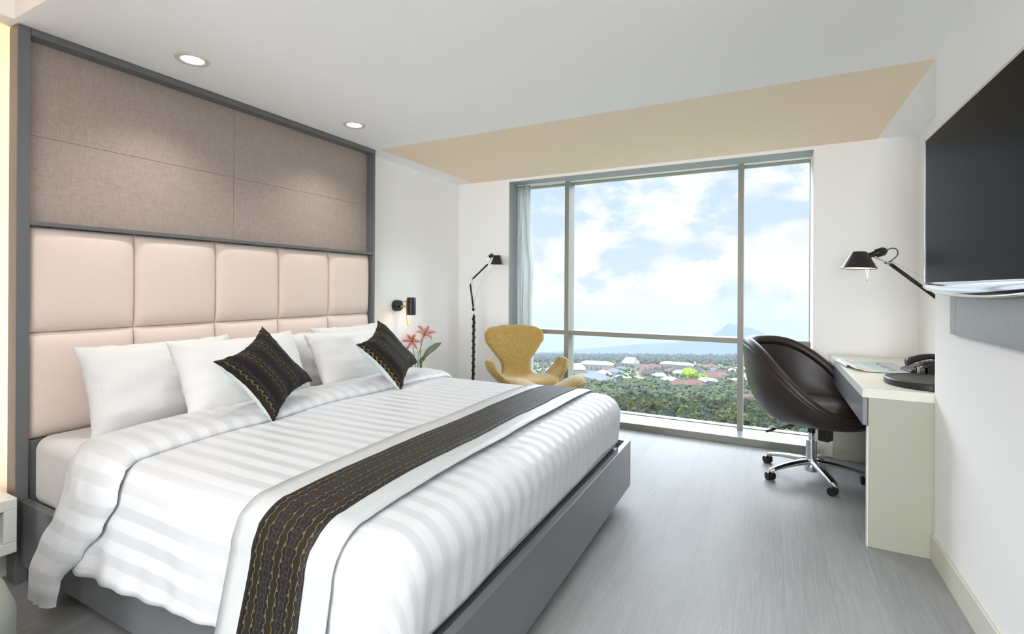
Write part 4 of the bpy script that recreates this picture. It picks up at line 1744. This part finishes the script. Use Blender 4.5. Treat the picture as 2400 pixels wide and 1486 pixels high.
def house(x, y, L, D, H, R, yaw, roof, wall, label, group=None):
    t = thing('house', label, 'house', (x, y, ground_z(x, y)), math.radians(yaw), group)
    MB().box((-L / 2, -D / 2, -3), (L / 2, D / 2, H)).build('walls', wall, t)
    o = .8
    rm = MB()
    i = D * .38
    rm.add([(-L / 2 - o, -D / 2 - o, H - .2), (L / 2 + o, -D / 2 - o, H - .2), (L / 2 + o, D / 2 + o, H - .2), (-L / 2 - o, D / 2 + o, H - .2), (-L / 2 + i, 0, H + R), (L / 2 - i, 0, H + R)],
           [(0, 1, 5, 4), (1, 2, 5), (2, 3, 4, 5), (3, 0, 4), (3, 2, 1, 0)])
    rm.build('roof', roof, t)
    n = max(2, int(L / 6))
    for k in range(n):
        cx = -L / 2 + L * (k + .5) / n
        MB().box((cx - 1, -D / 2 - .06, H * .3), (cx + 1, -D / 2, H * .72)).build('window', WINB, t)
    return t


for h in HOUSES: house(*h)
kinds = {ROOF_T.name: 'terracotta-roofed', ROOF_W.name: 'white-roofed', ROOF_G.name: 'grey-roofed', ROOF_B.name: 'brown-roofed'}
for h in filler:
    k = kinds[h[7].name]
    w = 'cream' if h[8] is WALLC else 'white'
    far = 'at the near edge of the town' if h[1] < 610 else 'in the middle of the town' if h[1] < 740 else 'at the far edge of the town'
    b = h[0] / h[1]
    side = 'leftward' if b < -.3 else 'central' if b < -.12 else 'rightward'
    house(*h[:9], 'small %s %s house with %s walls %s' % (side, k, w, far), '%s %s houses with %s walls %s' % (side, k, w, far))
# slim white church tower and a far mast
tw = thing('steeple', 'slim pale church tower with pointed top rising over the town trees', 'tower', (-136, 590, ground_z(-136, 590)))
MB().box((-1.3, -1.3, 0), (1.3, 1.3, 15)).build('shaft', WALLW, tw)
MB().lathe([(1.9, 15), (.1, 24)], 4).build('spire', ROOF_W, tw)
for hx, hy, hr in ((-136, 590, 5), (-64, 509, 8)): houses_xy.append((hx, hy, hr))

lt = thing('tree', 'bright lime-green round tree standing out in the middle of the wood', 'tree', (-64, 505, ground_z(-64, 505)))
m_ = MB()
crown(m_, (0, 0, 9), 7.5, 26, rt, ICO1, 500)
m_.build('crown', LIME, lt)
MB().tube([(0, 0, 0), (0, 0, 6)], .4, 7).build('trunk', BARK, lt)
lt2 = thing('tree', 'small lime-green treetop right of the large lime tree', 'tree', (-52, 500, ground_z(-52, 500)))
m_ = MB()
crown(m_, (0, 0, 6), 4.6, 18, rt, ICO1, 300)
m_.build('crown', leafmat('foliage_lime2', '#4c6824', '#6f8838'), lt2)
MB().tube([(0, 0, 0), (0, 0, 4)], .3, 7).build('trunk', BARK, lt2)
lt3 = thing('shrub', 'yellow-green rounded bush at the foot of the right window post', 'shrub', (-10.6, 246, ground_z(-10.6, 246)))
m_ = MB()
crown(m_, (0, 0, 5.8), 3.0, 16, rt, ICO1, 260)
m_.build('crown', leafmat('foliage_yellow', '#8a9522', '#b3bd45'), lt3)
MB().tube([(0, 0, 0), (0, 0, 5)], .2, 6).build('stem', BARK, lt3)

# the wood: the nearest 300 trees one by one, the rest as one mass
spots = []
y = 205.0
while y < 1650:
    step = 5.6 if y < 470 else (8.5 if y < 800 else lerp(11, 19, (y - 800) / 850))
    x = -.52 * y
    while x < .14 * y:
        b = x / y
        px, py_ = x + rt.uniform(-.5, .5) * step, y + rt.uniform(-.5, .5) * step
        town = (y > 470 and y < 800) or (b < -.27 and y > 400 and y < 800)
        keep = 1.0 if not town else .42
        if rt.random() < keep and clear_of(px, py_, 2.5): spots.append((px, py_))
        x += step
    y += step
spots.sort(key=lambda p: p[1] + max(0, abs(p[0] / p[1] + .08) - .17) * 900)
used = set()
for i, (x, y) in enumerate(spots[:297]):
    k = rt.randrange(6)
    o = protos[k] if k not in used else copy_tree(protos[k])
    used.add(k)
    o.location = (x, y, ground_z(x, y) - .6)
    hue = ('olive-green', 'fresh green', 'olive-green', 'dark green', 'fresh green', 'bluish-green')[k]
    b = x / y
    where = ('seen in the left window pane' if b < -.365 else 'in the wood just beyond the bed corner' if b < -.215
             else 'in the wood filling the foot of the middle pane' if b < -.048 else 'in the wood behind the office chair')
    o['label'] = hue + ' leafy tree ' + where
    o['group'] = hue + ' trees ' + where
    o.rotation_euler = (0, 0, rt.uniform(0, 2 * PI))
    s = rt.uniform(.8, 1.2)
    o.scale = (s, s, s * rt.uniform(.9, 1.15))
rest = spots[297:]
for k in range(900):                                   # the slope nearer the hotel and the plain further right
    y = rt.uniform(125, 203) if k < 420 else rt.uniform(205, 900)
    x = y * rt.uniform(-.6, .35) if k < 420 else y * rt.uniform(.145, .36)
    rest.append((x, y))
fm = MB()
fmats = TREE_M
for (x, y) in rest:
    r = 3.4 * rt.uniform(.8, 1.25) if y < 800 else 5.6 * rt.uniform(.7, 1.3)
    n0 = len(fm.f)
    z = ground_z(x, y)
    crown(fm, (x, y, z + r * 1.2), r, 6 if y < 500 else 3, rt, ICO0)
    mi = rt.choices((0, 1, 2, 3), (4, 4, 3, 2) if y < 500 else (2, 2, 3, 4))[0]
    for q in range(n0, len(fm.f)): fm.mi[q] = mi
tag(fm.build('woodland', fmats), 'mass of trees filling the wood and the plain beyond the nearest trees', 'trees', kind='stuff')
